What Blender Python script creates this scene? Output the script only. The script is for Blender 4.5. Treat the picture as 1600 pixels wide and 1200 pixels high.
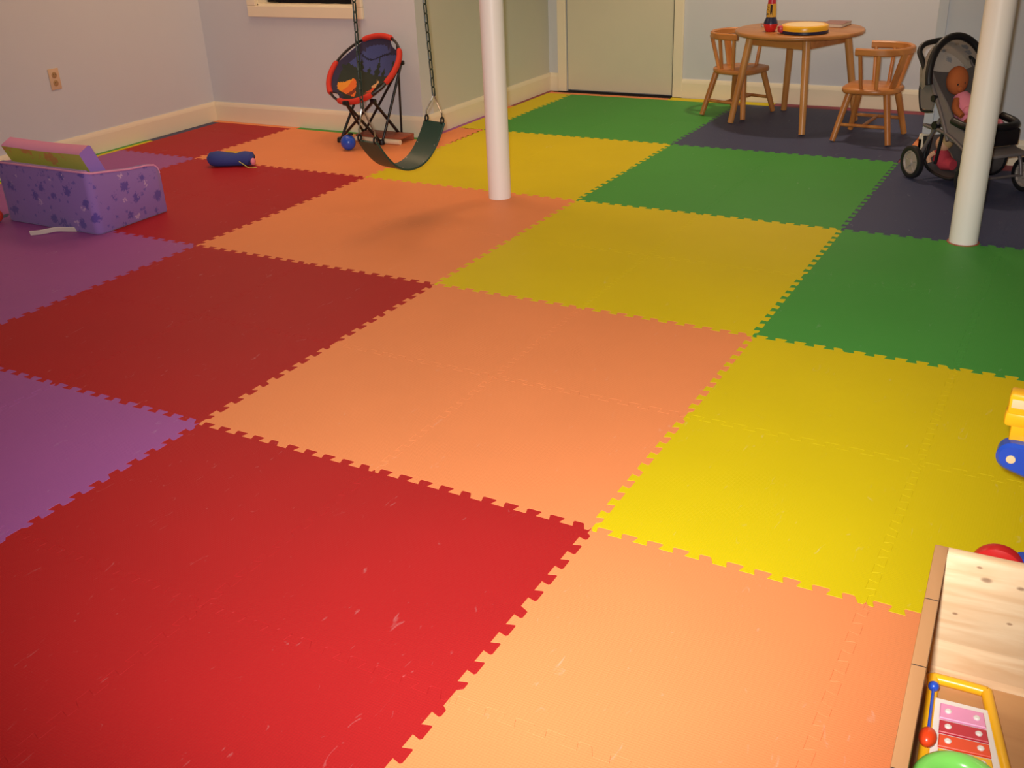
import bpy, bmesh, math, random
from mathutils import Vector, Matrix
random.seed(7)
PI = math.pi
S = bpy.context.scene
COL = S.collection
for o in list(bpy.data.objects):
    bpy.data.objects.remove(o)

# ------------------------------------------------------------------ camera
cam_d = bpy.data.cameras.new('camera')
cam = bpy.data.objects.new('camera', cam_d)
COL.objects.link(cam)
_r = Vector((0.87356803, 0.48512933, -0.03909524))
_u = Vector((-0.18083385, 0.39810132, 0.89934112))
_f = Vector((-0.45186062, 0.77856591, -0.43549639))
cam.matrix_world = Matrix(((_r.x, _u.x, -_f.x, 2.05693), (_r.y, _u.y, -_f.y, -1.77701),
                           (_r.z, _u.z, -_f.z, 1.32132), (0, 0, 0, 1)))
cam_d.sensor_width = 36.0
cam_d.lens = 1594.4765 * 36 / 1600
cam_d.clip_start = 0.02
S.camera = cam

# ------------------------------------------------------------------ world, lights, exposure
W = bpy.data.worlds.new('world')
S.world = W
W.use_nodes = True
W.node_tree.nodes['Background'].inputs[0].default_value = (1.0, 0.82, 0.70, 1)
W.node_tree.nodes['Background'].inputs[1].default_value = 0.10
S.view_settings.view_transform = 'Standard'
S.view_settings.look = 'None'
S.view_settings.gamma = 1
S.view_settings.use_curve_mapping = False
S.view_settings.exposure = 0.0
CEIL = 2.28
WARM = (1.0, 0.74, 0.52)


def ceiling_lamp(name, x, y, power, size=0.22, col=WARM):
    d = bpy.data.lights.new(name, 'AREA')
    d.shape = 'DISK'
    d.size = size
    d.energy = power
    d.color = col
    o = bpy.data.objects.new(name, d)
    o.location = (x, y, CEIL - 0.03)
    COL.objects.link(o)
    return o


ceiling_lamp('ceiling_lamp', 1.6, 1.0, 9, 0.6)
ceiling_lamp('ceiling_lamp', -2.15, 2.85, 11, 0.9, (1.0, 0.64, 0.37))  # unseen lamp near the back wall, split in three to thin the swing's shadow
ceiling_lamp('ceiling_lamp', -1.0, 2.95, 9.5, 0.9, (1.0, 0.64, 0.37))
ceiling_lamp('ceiling_lamp', -1.7, 1.5, 6, 0.9, (1.0, 0.66, 0.40))
# recessed can over the table
can = bpy.data.lights.new('recessed_lamp', 'SPOT')
can.spot_size = math.radians(108)
can.spot_blend = 0.5
can.shadow_soft_size = 0.07
can.energy = 70
can.color = (1.0, 0.74, 0.52)
cano = bpy.data.objects.new('recessed_lamp', can)
cano.location = (0.50, 4.35, CEIL - 0.03)
COL.objects.link(cano)
# the little flash of the camera that took the photograph
fl = bpy.data.lights.new('camera_flash', 'SPOT')
fl.spot_size = math.radians(84)
fl.spot_blend = 1.0
fl.shadow_soft_size = 0.025
fl.energy = 440
fl.color = (1.0, 0.97, 0.93)
flo = bpy.data.objects.new('camera_flash', fl)
flo.matrix_world = cam.matrix_world @ Matrix.Rotation(math.radians(4), 4, 'X')
flo.location = Vector((2.05693, -1.77701, 1.32132)) - _r * 0.04 + _u * 0.05
COL.objects.link(flo)

# ------------------------------------------------------------------ materials


def lin(c):
    return tuple(((v / 255) / 12.92 if v / 255 <= 0.04045 else ((v / 255 + 0.055) / 1.055) ** 2.4) for v in c) + (1,)


def new_mat(name):
    m = bpy.data.materials.new(name)
    m.use_nodes = True
    return m, m.node_tree.nodes, m.node_tree.links, m.node_tree.nodes['Principled BSDF']


def plain(name, rgb, rough=0.5, metal=0.0, spec=0.5, bump=0.0, bscale=60, var=0.06, vscale=9, coat=0):
    m, n, l, p = new_mat(name)
    p.inputs['Roughness'].default_value = rough
    p.inputs['Metallic'].default_value = metal
    p.inputs['Specular IOR Level'].default_value = spec
    p.inputs['Coat Weight'].default_value = coat
    tc = n.new('ShaderNodeTexCoord')
    nz = n.new('ShaderNodeTexNoise'); nz.inputs['Scale'].default_value = vscale
    nz.inputs['Detail'].default_value = 4
    l.new(tc.outputs['Object'], nz.inputs['Vector'])
    mx = n.new('ShaderNodeMix'); mx.data_type = 'RGBA'
    c = lin(rgb)
    mx.inputs[6].default_value = tuple(v * (1 - var) for v in c[:3]) + (1,)
    mx.inputs[7].default_value = tuple(min(1, v * (1 + var)) for v in c[:3]) + (1,)
    l.new(nz.outputs['Fac'], mx.inputs[0])
    l.new(mx.outputs[2], p.inputs['Base Color'])
    if bump:
        b = n.new('ShaderNodeBump'); b.inputs['Strength'].default_value = bump
        b.inputs['Distance'].default_value = 0.002
        n2 = n.new('ShaderNodeTexNoise'); n2.inputs['Scale'].default_value = bscale
        l.new(tc.outputs['Object'], n2.inputs['Vector'])
        l.new(n2.outputs['Fac'], b.inputs['Height'])
        l.new(b.outputs['Normal'], p.inputs['Normal'])
    return m


def foam(name, rgb):
    """closed-cell foam: fine woven emboss, a few pale scuffs"""
    m, n, l, p = new_mat(name)
    p.inputs['Roughness'].default_value = 0.55
    p.inputs['Specular IOR Level'].default_value = 0.2
    g = n.new('ShaderNodeNewGeometry')
    nz = n.new('ShaderNodeTexNoise'); nz.inputs['Scale'].default_value = 3.0; nz.inputs['Detail'].default_value = 5
    l.new(g.outputs['Position'], nz.inputs['Vector'])
    c = lin(rgb)
    mx = n.new('ShaderNodeMix'); mx.data_type = 'RGBA'
    mx.inputs[6].default_value = tuple(v * 0.94 for v in c[:3]) + (1,)
    mx.inputs[7].default_value = tuple(min(1, v * 1.06) for v in c[:3]) + (1,)
    l.new(nz.outputs['Fac'], mx.inputs[0])
    # scuffs: thin stretched noise, thresholded, only in worn patches
    mp = n.new('ShaderNodeMapping'); mp.inputs['Scale'].default_value = (26, 9, 1)
    mp.inputs['Rotation'].default_value = (0, 0, 0.6)
    l.new(g.outputs['Position'], mp.inputs['Vector'])
    n2 = n.new('ShaderNodeTexNoise'); n2.inputs['Scale'].default_value = 1.6; n2.inputs['Detail'].default_value = 8
    n2.inputs['Distortion'].default_value = 1.5
    l.new(mp.outputs['Vector'], n2.inputs['Vector'])
    r2 = n.new('ShaderNodeMapRange'); r2.inputs[1].default_value = 0.675; r2.inputs[2].default_value = 0.78
    r2.inputs[4].default_value = 0.35
    l.new(n2.outputs['Fac'], r2.inputs[0])
    m2 = n.new('ShaderNodeMix'); m2.data_type = 'RGBA'
    m2.inputs[7].default_value = tuple(v * 0.6 + 0.35 for v in c[:3]) + (1,)
    l.new(r2.outputs[0], m2.inputs[0])
    l.new(mx.outputs[2], m2.inputs[6])
    l.new(m2.outputs[2], p.inputs['Base Color'])
    # woven emboss
    w1 = n.new('ShaderNodeTexWave'); w1.bands_direction = 'X'; w1.inputs['Scale'].default_value = 55
    w2 = n.new('ShaderNodeTexWave'); w2.bands_direction = 'Y'; w2.inputs['Scale'].default_value = 55
    l.new(g.outputs['Position'], w1.inputs['Vector']); l.new(g.outputs['Position'], w2.inputs['Vector'])
    ml = n.new('ShaderNodeMath'); ml.operation = 'MULTIPLY'
    l.new(w1.outputs['Fac'], ml.inputs[0]); l.new(w2.outputs['Fac'], ml.inputs[1])
    b = n.new('ShaderNodeBump'); b.inputs['Strength'].default_value = 0.25; b.inputs['Distance'].default_value = 0.001
    l.new(ml.outputs[0], b.inputs['Height'])
    l.new(b.outputs['Normal'], p.inputs['Normal'])
    return m


def wood(name, rgb, dark, axis='Z', scale=14, rough=0.35, knots=False, boards=0.0):
    m, n, l, p = new_mat(name)
    p.inputs['Roughness'].default_value = rough
    tc = n.new('ShaderNodeTexCoord')
    mp = n.new('ShaderNodeMapping')
    sc = {'X': (0.12, 1, 1), 'Y': (1, 0.12, 1), 'Z': (1, 1, 0.12)}[axis]
    mp.inputs['Scale'].default_value = sc
    l.new(tc.outputs['Object'], mp.inputs['Vector'])
    nz = n.new('ShaderNodeTexNoise'); nz.inputs['Scale'].default_value = scale
    nz.inputs['Detail'].default_value = 8; nz.inputs['Distortion'].default_value = 0.7
    l.new(mp.outputs['Vector'], nz.inputs['Vector'])
    cr = n.new('ShaderNodeValToRGB')
    cr.color_ramp.elements[0].position = 0.35; cr.color_ramp.elements[0].color = lin(dark)
    cr.color_ramp.elements[1].position = 0.65; cr.color_ramp.elements[1].color = lin(rgb)
    l.new(nz.outputs['Fac'], cr.inputs[0])
    out = cr.outputs[0]
    if boards:
        sp = n.new('ShaderNodeSeparateXYZ'); l.new(tc.outputs['Object'], sp.inputs[0])
        dv = n.new('ShaderNodeMath'); dv.operation = 'DIVIDE'; dv.inputs[1].default_value = boards
        l.new(sp.outputs['Z'], dv.inputs[0])
        fr = n.new('ShaderNodeMath'); fr.operation = 'FLOOR'; l.new(dv.outputs[0], fr.inputs[0])
        wn = n.new('ShaderNodeTexWhiteNoise'); wn.noise_dimensions = '1D'; l.new(fr.outputs[0], wn.inputs['W'])
        mr = n.new('ShaderNodeMapRange'); mr.inputs[3].default_value = 0.74; mr.inputs[4].default_value = 1.18
        l.new(wn.outputs['Value'], mr.inputs[0])
        mm = n.new('ShaderNodeMix'); mm.data_type = 'RGBA'; mm.blend_type = 'MULTIPLY'; mm.inputs[0].default_value = 1
        l.new(out, mm.inputs[6]); l.new(mr.outputs[0], mm.inputs[7])
        out = mm.outputs[2]
    if knots:
        for (kx, kz, kr) in knots:
            d = n.new('ShaderNodeVectorMath'); d.operation = 'MULTIPLY_ADD'
            d.inputs[1].default_value = (0.55 / kr, 0, 1.0 / kr)
            d.inputs[2].default_value = (-kx * 0.55 / kr, 0, -kz / kr)
            l.new(tc.outputs['Object'], d.inputs[0])
            ln = n.new('ShaderNodeVectorMath'); ln.operation = 'LENGTH'; l.new(d.outputs[0], ln.inputs[0])
            mr = n.new('ShaderNodeMapRange'); mr.interpolation_type = 'SMOOTHSTEP'
            mr.inputs[1].default_value = 0.35; mr.inputs[2].default_value = 1.1
            mr.inputs[3].default_value = 0.7; mr.inputs[4].default_value = 0
            l.new(ln.outputs['Value'], mr.inputs[0])
            mm = n.new('ShaderNodeMix'); mm.data_type = 'RGBA'
            mm.inputs[7].default_value = lin((112, 74, 50))
            l.new(mr.outputs[0], mm.inputs[0]); l.new(out, mm.inputs[6])
            out = mm.outputs[2]
    l.new(out, p.inputs['Base Color'])
    return m


def print_fabric(name, base, spots):
    """fabric with little scattered motifs: spots = [(rgb, scale, radius, offset)]"""
    m, n, l, p = new_mat(name)
    p.inputs['Roughness'].default_value = 0.85
    p.inputs['Sheen Weight'].default_value = 0.2
    tc = n.new('ShaderNodeTexCoord')
    rgbn = n.new('ShaderNodeRGB'); rgbn.outputs[0].default_value = lin(base)
    out = rgbn.outputs[0]
    for (rgb, sc, rad, off) in spots:
        mp = n.new('ShaderNodeMapping'); mp.inputs['Location'].default_value = off
        l.new(tc.outputs['Object'], mp.inputs['Vector'])
        # wobble the lookup so that the motifs have petals
        nz = n.new('ShaderNodeTexNoise'); nz.inputs['Scale'].default_value = sc * 6
        l.new(mp.outputs['Vector'], nz.inputs['Vector'])
        vm = n.new('ShaderNodeVectorMath'); vm.operation = 'MULTIPLY_ADD'
        vm.inputs[1].default_value = (0.6 / sc, 0.6 / sc, 0.6 / sc)
        l.new(nz.outputs['Color'], vm.inputs[0]); l.new(mp.outputs['Vector'], vm.inputs[2])
        vo = n.new('ShaderNodeTexVoronoi'); vo.inputs['Scale'].default_value = sc
        vo.inputs['Randomness'].default_value = 0.85
        l.new(vm.outputs[0], vo.inputs['Vector'])
        mr = n.new('ShaderNodeMapRange')
        mr.inputs[1].default_value = rad * 0.75; mr.inputs[2].default_value = rad
        mr.inputs[3].default_value = 0.75; mr.inputs[4].default_value = 0
        l.new(vo.outputs['Distance'], mr.inputs[0])
        mm = n.new('ShaderNodeMix'); mm.data_type = 'RGBA'; mm.inputs[7].default_value = lin(rgb)
        l.new(mr.outputs[0], mm.inputs[0]); l.new(out, mm.inputs[6])
        out = mm.outputs[2]
    l.new(out, p.inputs['Base Color'])
    b = n.new('ShaderNodeBump'); b.inputs['Strength'].default_value = 0.15; b.inputs['Distance'].default_value = 0.002
    n2 = n.new('ShaderNodeTexNoise'); n2.inputs['Scale'].default_value = 25
    l.new(tc.outputs['Object'], n2.inputs['Vector']); l.new(n2.outputs['Fac'], b.inputs['Height'])
    l.new(b.outputs['Normal'], p.inputs['Normal'])
    return m


def attr_mat(name, rough=0.8):
    m, n, l, p = new_mat(name)
    a = n.new('ShaderNodeAttribute'); a.attribute_name = 'print'
    l.new(a.outputs['Color'], p.inputs['Base Color'])
    p.inputs['Roughness'].default_value = rough
    return m


FOAM = {
    'purple': foam('foam_purple', (162, 90, 158)),
    'red': foam('foam_red', (175, 32, 35)),
    'orange': foam('foam_orange', (240, 147, 92)),
    'yellow': foam('foam_yellow', (220, 200, 12)),
    'green': foam('foam_green', (74, 158, 66)),
    'blue': foam('foam_blue', (70, 76, 106)),
    'maroon': foam('foam_maroon', (142, 66, 84)),
}
M = {}
M['wall_blue'] = plain('wall_paint_pale_blue', (206, 209, 214), 0.7, bump=0.12, bscale=180, var=0.015)
M['wall_sage'] = plain('wall_tone_sage', (206, 204, 188), 0.7, bump=0.12, bscale=180, var=0.015)  # greener tone than the other walls, return wall only
M['trim'] = plain('trim_paint', (238, 226, 198), 0.45, var=0.02)
M['door'] = plain('door_paint', (214, 208, 184), 0.5, var=0.02)
M['ceiling'] = plain('ceiling_paint', (228, 224, 218), 0.9, var=0.02)
M['concrete'] = plain('concrete', (120, 104, 94), 0.9, bump=0.4, var=0.2)
M['dark_gap'] = plain('dark_gap', (52, 40, 36), 0.9)
M['pole'] = plain('pole_paint', (246, 240, 234), 0.38, var=0.015)
M['honey'] = wood('honey_wood', (204, 138, 72), (170, 102, 48), 'Z', 16)
M['honey_x'] = wood('honey_wood_flat', (206, 138, 74), (180, 112, 56), 'X', 14)
M['table'] = wood('table_wood', (190, 132, 72), (168, 108, 54), 'X', 10)
M['table_leg'] = wood('table_leg_wood', (214, 154, 88), (188, 124, 64), 'Z', 14)
M['black'] = plain('black_plastic', (22, 22, 26), 0.45)
M['black_metal'] = plain('black_metal', (24, 20, 22), 0.4)
M['steel'] = plain('zinc_steel', (190, 184, 178), 0.28, metal=1.0)
M['grey_tube'] = plain('grey_tube', (120, 112, 112), 0.4, metal=0.3)
M['chain'] = plain('chain_paint', (38, 54, 46), 0.4)
M['belt'] = plain('belt_rubber', (34, 66, 54), 0.42, bump=0.3, bscale=40, var=0.15, vscale=7)
M['red_fab'] = plain('red_fabric', (206, 52, 36), 0.8, bump=0.3, bscale=40)
M['navy_fab'] = plain('navy_fabric', (52, 46, 74), 0.85, bump=0.2)
M['blue_pl'] = plain('blue_plastic', (40, 82, 196), 0.28)
M['yellow_pl'] = plain('yellow_plastic', (248, 186, 28), 0.3)
M['red_pl'] = plain('red_plastic', (214, 40, 40), 0.3)
M['scarlet_pl'] = plain('orange_red_plastic', (234, 72, 30), 0.3)
M['green_pl'] = plain('lime_plastic', (140, 232, 104), 0.25)
M['white_pl'] = plain('white_plastic', (236, 230, 222), 0.35)
M['pink_pl'] = plain('pink_plastic', (240, 156, 196), 0.4)
M['crimson_pl'] = plain('crimson_plastic', (198, 42, 62), 0.35)
M['navy_pl'] = plain('navy_plastic', (28, 34, 70), 0.35)
M['cream_skin'] = plain('drum_skin', (244, 214, 160), 0.5)
M['cedar'] = wood('cedar_panel', (246, 218, 178), (228, 190, 146), 'X', 42, 0.5,
                  knots=[(0.076, -0.031, 0.0055), (0.064, -0.012, 0.0028), (0.122, -0.033, 0.004), (0.043, -0.102, 0.0028), (0.117, -0.098, 0.0028)], boards=0.052)
M['cedar_edge'] = wood('cedar_edge', (216, 168, 118), (190, 138, 92), 'Y', 12, 0.5)
M['cedar_floor'] = wood('cedar_floor', (206, 156, 104), (184, 132, 84), 'X', 12, 0.5)
M['purple_fab'] = print_fabric('purple_print_fabric', (146, 110, 182),
                               [((74, 58, 152), 13, 0.34, (0.1, 0.2, 0.3)), ((206, 170, 206), 11, 0.16, (0.5, 0.13, 0.41)),
                                ((92, 74, 164), 24, 0.22, (0.2, 0.63, 0.11))])
M['lilac_fab'] = plain('lilac_fabric', (160, 122, 208), 0.85, bump=0.2)
M['pink_fab'] = plain('pink_fabric', (222, 150, 190), 0.85, bump=0.2)
M['lime_fab'] = print_fabric('lime_print_fabric', (206, 200, 52), [((232, 128, 60), 7, 0.3, (0.4, 0.2, 0.9)), ((84, 150, 96), 15, 0.2, (0.8, 0.3, 0.2))])
M['ribbon'] = plain('white_ribbon', (224, 212, 196), 0.7)
M['plate'] = plain('almond_plate', (216, 184, 150), 0.4)
M['socket'] = plain('almond_socket', (176, 140, 96), 0.4)
M['grey_fab'] = print_fabric('grey_print_fabric', (190, 178, 166), [((120, 128, 140), 16, 0.3, (0.2, 0.1, 0.4)), ((170, 150, 130), 21, 0.25, (0.7, 0.1, 0.4))])
M['grey_solid'] = plain('grey_fabric', (124, 116, 114), 0.85)
M['doll_brown'] = plain('plush_brown', (178, 96, 48), 0.9, bump=0.4, bscale=90)
M['doll_pink'] = plain('plush_pink', (236, 140, 160), 0.9, bump=0.4, bscale=50)
M['doll_skin'] = plain('doll_skin', (222, 168, 132), 0.6)
M['doll_red'] = plain('doll_red', (190, 60, 74), 0.9, bump=0.3)
M['tyre'] = plain('tyre', (26, 26, 30), 0.5)
M['hub'] = plain('wheel_hub', (168, 156, 146), 0.45)
M['glass'] = plain('dark_glass', (10, 9, 12), 0.08)
M['blanket'] = plain('black_cloth', (16, 13, 18), 0.9)
M['yellow_skin'] = plain('yellow_label', (216, 168, 60), 0.5)
M['book_grey'] = plain('book_grey', (156, 130, 120), 0.5)
M['book_mauve'] = plain('book_mauve', (150, 108, 100), 0.5)
M['paper'] = plain('paper', (226, 214, 196), 0.8)
M['brown_board'] = wood('brown_board', (178, 96, 66), (150, 76, 52), 'X', 12, 0.5)
M['cream_bar'] = plain('cream_bar', (240, 218, 184), 0.4)
M['silver_label'] = plain('pale_label', (232, 208, 160), 0.4)

# ------------------------------------------------------------------ mesh helpers


def link(name, bm, mats, parent=None, loc=None, smooth=True, angle=40):
    me = bpy.data.meshes.new(name)
    bmesh.ops.recalc_face_normals(bm, faces=bm.faces)
    bm.to_mesh(me); bm.free()
    for m in (mats if isinstance(mats, (list, tuple)) else [mats]):
        me.materials.append(m)
    o = bpy.data.objects.new(name, me)
    COL.objects.link(o)
    if parent is not None:
        o.parent = parent
    if loc is not None:
        o.location = loc
    if smooth:
        for p in me.polygons:
            p.use_smooth = True
        me.set_sharp_from_angle(angle=math.radians(angle))
    return o


def tag(o, label, cat, group=None):
    o['label'] = label
    o['category'] = cat
    if group:
        o['group'] = group
    return o


def struct(o):
    o['kind'] = 'structure'
    return o


def thing(name, label, cat, loc=(0, 0, 0), rz=0.0, group=None):
    o = bpy.data.objects.new(name, None)
    o.empty_display_size = 0.05
    o.location = loc
    o.rotation_euler = (0, 0, rz)
    COL.objects.link(o)
    return tag(o, label, cat, group)


def copy_tree(o, parent=None):
    c = o.copy()
    COL.objects.link(c)
    c.parent = parent
    for ch in [k for k in bpy.data.objects if k.parent == o]:
        copy_tree(ch, c)
    return c


def box(bm, c, s, bevel=0.0, mat=0, rot=None, seg=2):
    r = bmesh.ops.create_cube(bm, size=1.0)
    vs = r['verts']
    mtx = Matrix.Translation(Vector(c))
    if rot is not None:
        mtx = mtx @ rot
    bmesh.ops.transform(bm, matrix=mtx @ Matrix.Diagonal((s[0], s[1], s[2], 1)), verts=vs)
    fs = set(f for v in vs for f in v.link_faces)
    if bevel:
        es = list(set(e for v in vs for e in v.link_edges))
        rr = bmesh.ops.bevel(bm, geom=es + vs, offset=bevel, segments=seg, profile=0.5, affect='EDGES')
        fs = set(rr['faces']) | {f for f in fs if f.is_valid}
    for f in fs:
        if f.is_valid:
            f.material_index = mat
    return bm


def frames(pts, closed):
    n = len(pts)
    T = []
    for i in range(n):
        a = pts[(i - 1) % n] if (closed or i > 0) else pts[i]
        b = pts[(i + 1) % n] if (closed or i < n - 1) else pts[i]
        T.append((b - a).normalized())
    ref = Vector((0, 0, 1)) if abs(T[0].z) < 0.9 else Vector((1, 0, 0))
    nrm = (ref - T[0] * ref.dot(T[0])).normalized()
    N = [nrm]
    for i in range(1, n):
        v = N[-1] - T[i] * N[-1].dot(T[i])
        N.append(v.normalized())
    return T, N


def tube(bm, pts, r, seg=8, closed=False, mat=0, flat=None, up=None):
    """sweep a circle (or an ellipse r x flat) along the points"""
    pts = [Vector(p) for p in pts]
    T, N = frames(pts, closed)
    rad = r if isinstance(r, (list, tuple)) else [r] * len(pts)
    rings = []
    for i, p in enumerate(pts):
        n = N[i]
        if up is not None:
            n = (Vector(up) - T[i] * Vector(up).dot(T[i])).normalized()
        b = T[i].cross(n)
        ring = []
        for k in range(seg):
            a = 2 * PI * k / seg
            rb = rad[i] if flat is None else flat
            ring.append(bm.verts.new(p + n * math.cos(a) * rad[i] + b * math.sin(a) * rb))
        rings.append(ring)
    m = len(pts)
    for i in range(m if closed else m - 1):
        A, B = rings[i], rings[(i + 1) % m]
        for k in range(seg):
            f = bm.faces.new((A[k], A[(k + 1) % seg], B[(k + 1) % seg], B[k]))
            f.material_index = mat
    if not closed:
        for ring in (rings[0], rings[-1]):
            try:
                bm.faces.new(ring).material_index = mat
            except ValueError:
                pass
    return bm


def ribbon(bm, pts, w, t, up, mat=0, bevel=True):
    """sweep a rectangle; `up` is the direction of the width w, t the thickness"""
    pts = [Vector(p) for p in pts]
    T, _ = frames(pts, False)
    prof = []
    c = min(w, t) * 0.28 if bevel else 0
    hw, ht = w / 2, t / 2
    if bevel:
        prof = [(-hw + c, -ht), (hw - c, -ht), (hw, -ht + c), (hw, ht - c), (hw - c, ht), (-hw + c, ht), (-hw, ht - c), (-hw, -ht + c)]
    else:
        prof = [(-hw, -ht), (hw, -ht), (hw, ht), (-hw, ht)]
    rings = []
    for i, p in enumerate(pts):
        U = Vector(up)
        u = (U - T[i] * U.dot(T[i])).normalized()
        b = T[i].cross(u)
        rings.append([bm.verts.new(p + u * a + b * d) for a, d in prof])
    k = len(prof)
    for i in range(len(pts) - 1):
        for j in range(k):
            bm.faces.new((rings[i][j], rings[i][(j + 1) % k], rings[i + 1][(j + 1) % k], rings[i + 1][j])).material_index = mat
    bm.faces.new(rings[0]).material_index = mat
    bm.faces.new(rings[-1]).material_index = mat
    return bm


def lathe(bm, prof, seg=24, c=(0, 0, 0), axis='Z', mat=0, cap=True):
    c = Vector(c)
    rings = []
    for (r, z) in prof:
        ring = []
        for k in range(seg):
            a = 2 * PI * k / seg
            x, y = r * math.cos(a), r * math.sin(a)
            v = {'Z': Vector((x, y, z)), 'X': Vector((z, x, y)), 'Y': Vector((x, z, y))}[axis]
            ring.append(bm.verts.new(c + v))
        rings.append(ring)
    for i in range(len(rings) - 1):
        for k in range(seg):
            bm.faces.new((rings[i][k], rings[i][(k + 1) % seg], rings[i + 1][(k + 1) % seg], rings[i + 1][k])).material_index = mat
    if cap:
        for ring in (rings[0], rings[-1]):
            bm.faces.new(ring).material_index = mat
    return bm


def prism(bm, poly, z0, z1, bevel=0.0, mat=0):
    """extrude a 2D outline (list of xy) with an optional chamfered top and bottom rim"""
    n = len(poly)
    P = [Vector((p[0], p[1])) for p in poly]
    area = sum(P[i].x * P[(i + 1) % n].y - P[(i + 1) % n].x * P[i].y for i in range(n))
    if area < 0:
        P.reverse()

    def inset(d):
        out = []
        for i in range(n):
            a = (P[i] - P[i - 1]).normalized(); b = (P[(i + 1) % n] - P[i]).normalized()
            na, nb = Vector((-a.y, a.x)), Vector((-b.y, b.x))
            m = na + nb
            if m.length < 1e-6:
                m = na
            m.normalize()
            k = max(0.5, m.dot(na))
            out.append(P[i] + m * d / k)
        return out
    lev = [(z0, 0.0), (z1, 0.0)] if not bevel else [(z0, bevel), (z0 + bevel, 0), (z1 - bevel, 0), (z1, bevel)]
    rings = []
    for z, d in lev:
        q = inset(d) if d else P
        rings.append([bm.verts.new((p.x, p.y, z)) for p in q])
    for i in range(len(rings) - 1):
        for k in range(n):
            bm.faces.new((rings[i][k], rings[i][(k + 1) % n], rings[i + 1][(k + 1) % n], rings[i + 1][k])).material_index = mat
    bm.faces.new(list(reversed(rings[0]))).material_index = mat
    bm.faces.new(rings[-1]).material_index = mat
    return bm


def ball(bm, c, r, seg=16, mat=0, scale=(1, 1, 1), rot=None):
    rr = bmesh.ops.create_uvsphere(bm, u_segments=seg, v_segments=max(8, seg * 2 // 3), radius=r)
    mtx = Matrix.Translation(Vector(c))
    if rot is not None:
        mtx = mtx @ rot
    bmesh.ops.transform(bm, matrix=mtx @ Matrix.Diagonal((scale[0], scale[1], scale[2], 1)), verts=rr['verts'])
    for v in rr['verts']:
        for f in v.link_faces:
            f.material_index = mat
    return bm


def spline(pts, n=8, closed=False):
    pts = [Vector(p) for p in pts]
    m = len(pts)
    out = []
    for i in range(m if closed else m - 1):
        p0 = pts[(i - 1) % m] if (closed or i > 0) else pts[i]
        p1 = pts[i]; p2 = pts[(i + 1) % m]
        p3 = pts[(i + 2) % m] if (closed or i + 2 < m) else p2
        for k in range(n):
            t = k / n
            out.append(0.5 * ((2 * p1) + (-p0 + p2) * t + (2 * p0 - 5 * p1 + 4 * p2 - p3) * t * t + (-p0 + 3 * p1 - 3 * p2 + p3) * t ** 3))
    if not closed:
        out.append(pts[-1])
    return out


def rod(bm, a, b, r, r2=None, seg=10, mat=0):
    a, b = Vector(a), Vector(b)
    return tube(bm, [a, a.lerp(b, 0.5), b], [r, ((r2 or r) + r) / 2, r2 or r], seg, mat=mat)


NB = bmesh.new

# ------------------------------------------------------------------ room shell
XL, XJ, YA, YF, XS, YS, XR, YB = -3.13, -1.45, 3.345, 5.0, 1.305, 3.79, 4.3, -3.3


def slab(name, x0, x1, y0, y1, z0, z1, m):
    b = NB()
    box(b, ((x0 + x1) / 2, (y0 + y1) / 2, (z0 + z1) / 2), (x1 - x0, y1 - y0, z1 - z0))
    return struct(link(name, b, m, smooth=False))


T = 0.61          # one foam tile
BLOCK = ['purple', 'red', 'orange', 'yellow', 'green', 'blue']


def colour_at(u, v):
    return BLOCK[(u + v + 2) % 6]


slab('wall_left', XL - 0.12, XL, YB, YA + 0.12, -0.0125, CEIL, M['wall_blue'])
# back wall of the alcove, pierced by the small window
WX0, WX1, WZ0 = -2.635, -1.875, 0.735
b = NB()
box(b, ((XL + WX0) / 2, YA + 0.06, CEIL / 2), (WX0 - XL, 0.12, CEIL))
box(b, ((WX1 + XJ) / 2, YA + 0.06, CEIL / 2), (XJ - WX1, 0.12, CEIL))
box(b, ((WX0 + WX1) / 2, YA + 0.06, WZ0 / 2), (WX1 - WX0, 0.12, WZ0))
box(b, ((WX0 + WX1) / 2, YA + 0.06, (1.5 + CEIL) / 2), (WX1 - WX0, 0.12, CEIL - 1.5))
struct(link('wall_back', b, M['wall_blue'], smooth=False))
slab('wall_return', XJ - 0.12, XJ, YA + 0.12, YF, -0.0125, CEIL, M['wall_sage'])
# far wall with the door opening
DX0, DX1, DZ = -1.305, -0.503, 1.98
b = NB()
box(b, ((XJ - 0.12 + DX0) / 2, YF + 0.06, CEIL / 2), (DX0 - XJ + 0.12, 0.12, CEIL))
box(b, ((DX1 + XS + 0.12) / 2, YF + 0.06, CEIL / 2), (XS + 0.12 - DX1, 0.12, CEIL))
box(b, ((DX0 + DX1) / 2, YF + 0.06, (DZ + CEIL) / 2), (DX1 - DX0, 0.12, CEIL - DZ))
box(b, ((DX0 + DX1) / 2, YF + 0.10, DZ / 2), (DX1 - DX0, 0.02, DZ), mat=1)
struct(link('wall_far', b, [M['wall_blue'], M['dark_gap']], smooth=False))
slab('wall_side', XS, XS + 0.12, YS + 0.12, YF, -0.0125, CEIL, M['wall_blue'])
slab('wall_right_front', XS, XR, YS, YS + 0.12, -0.0125, CEIL, M['wall_blue'])
slab('wall_right', XR, XR + 0.12, YB, YS, -0.0125, CEIL, M['wall_blue'])
slab('wall_rear', XL, XR, YB - 0.12, YB, -0.0125, CEIL, M['wall_blue'])
slab('ceiling', XL - 0.12, XR + 0.12, YB - 0.12, YF + 0.12, CEIL, CEIL + 0.1, M['ceiling'])


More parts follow.
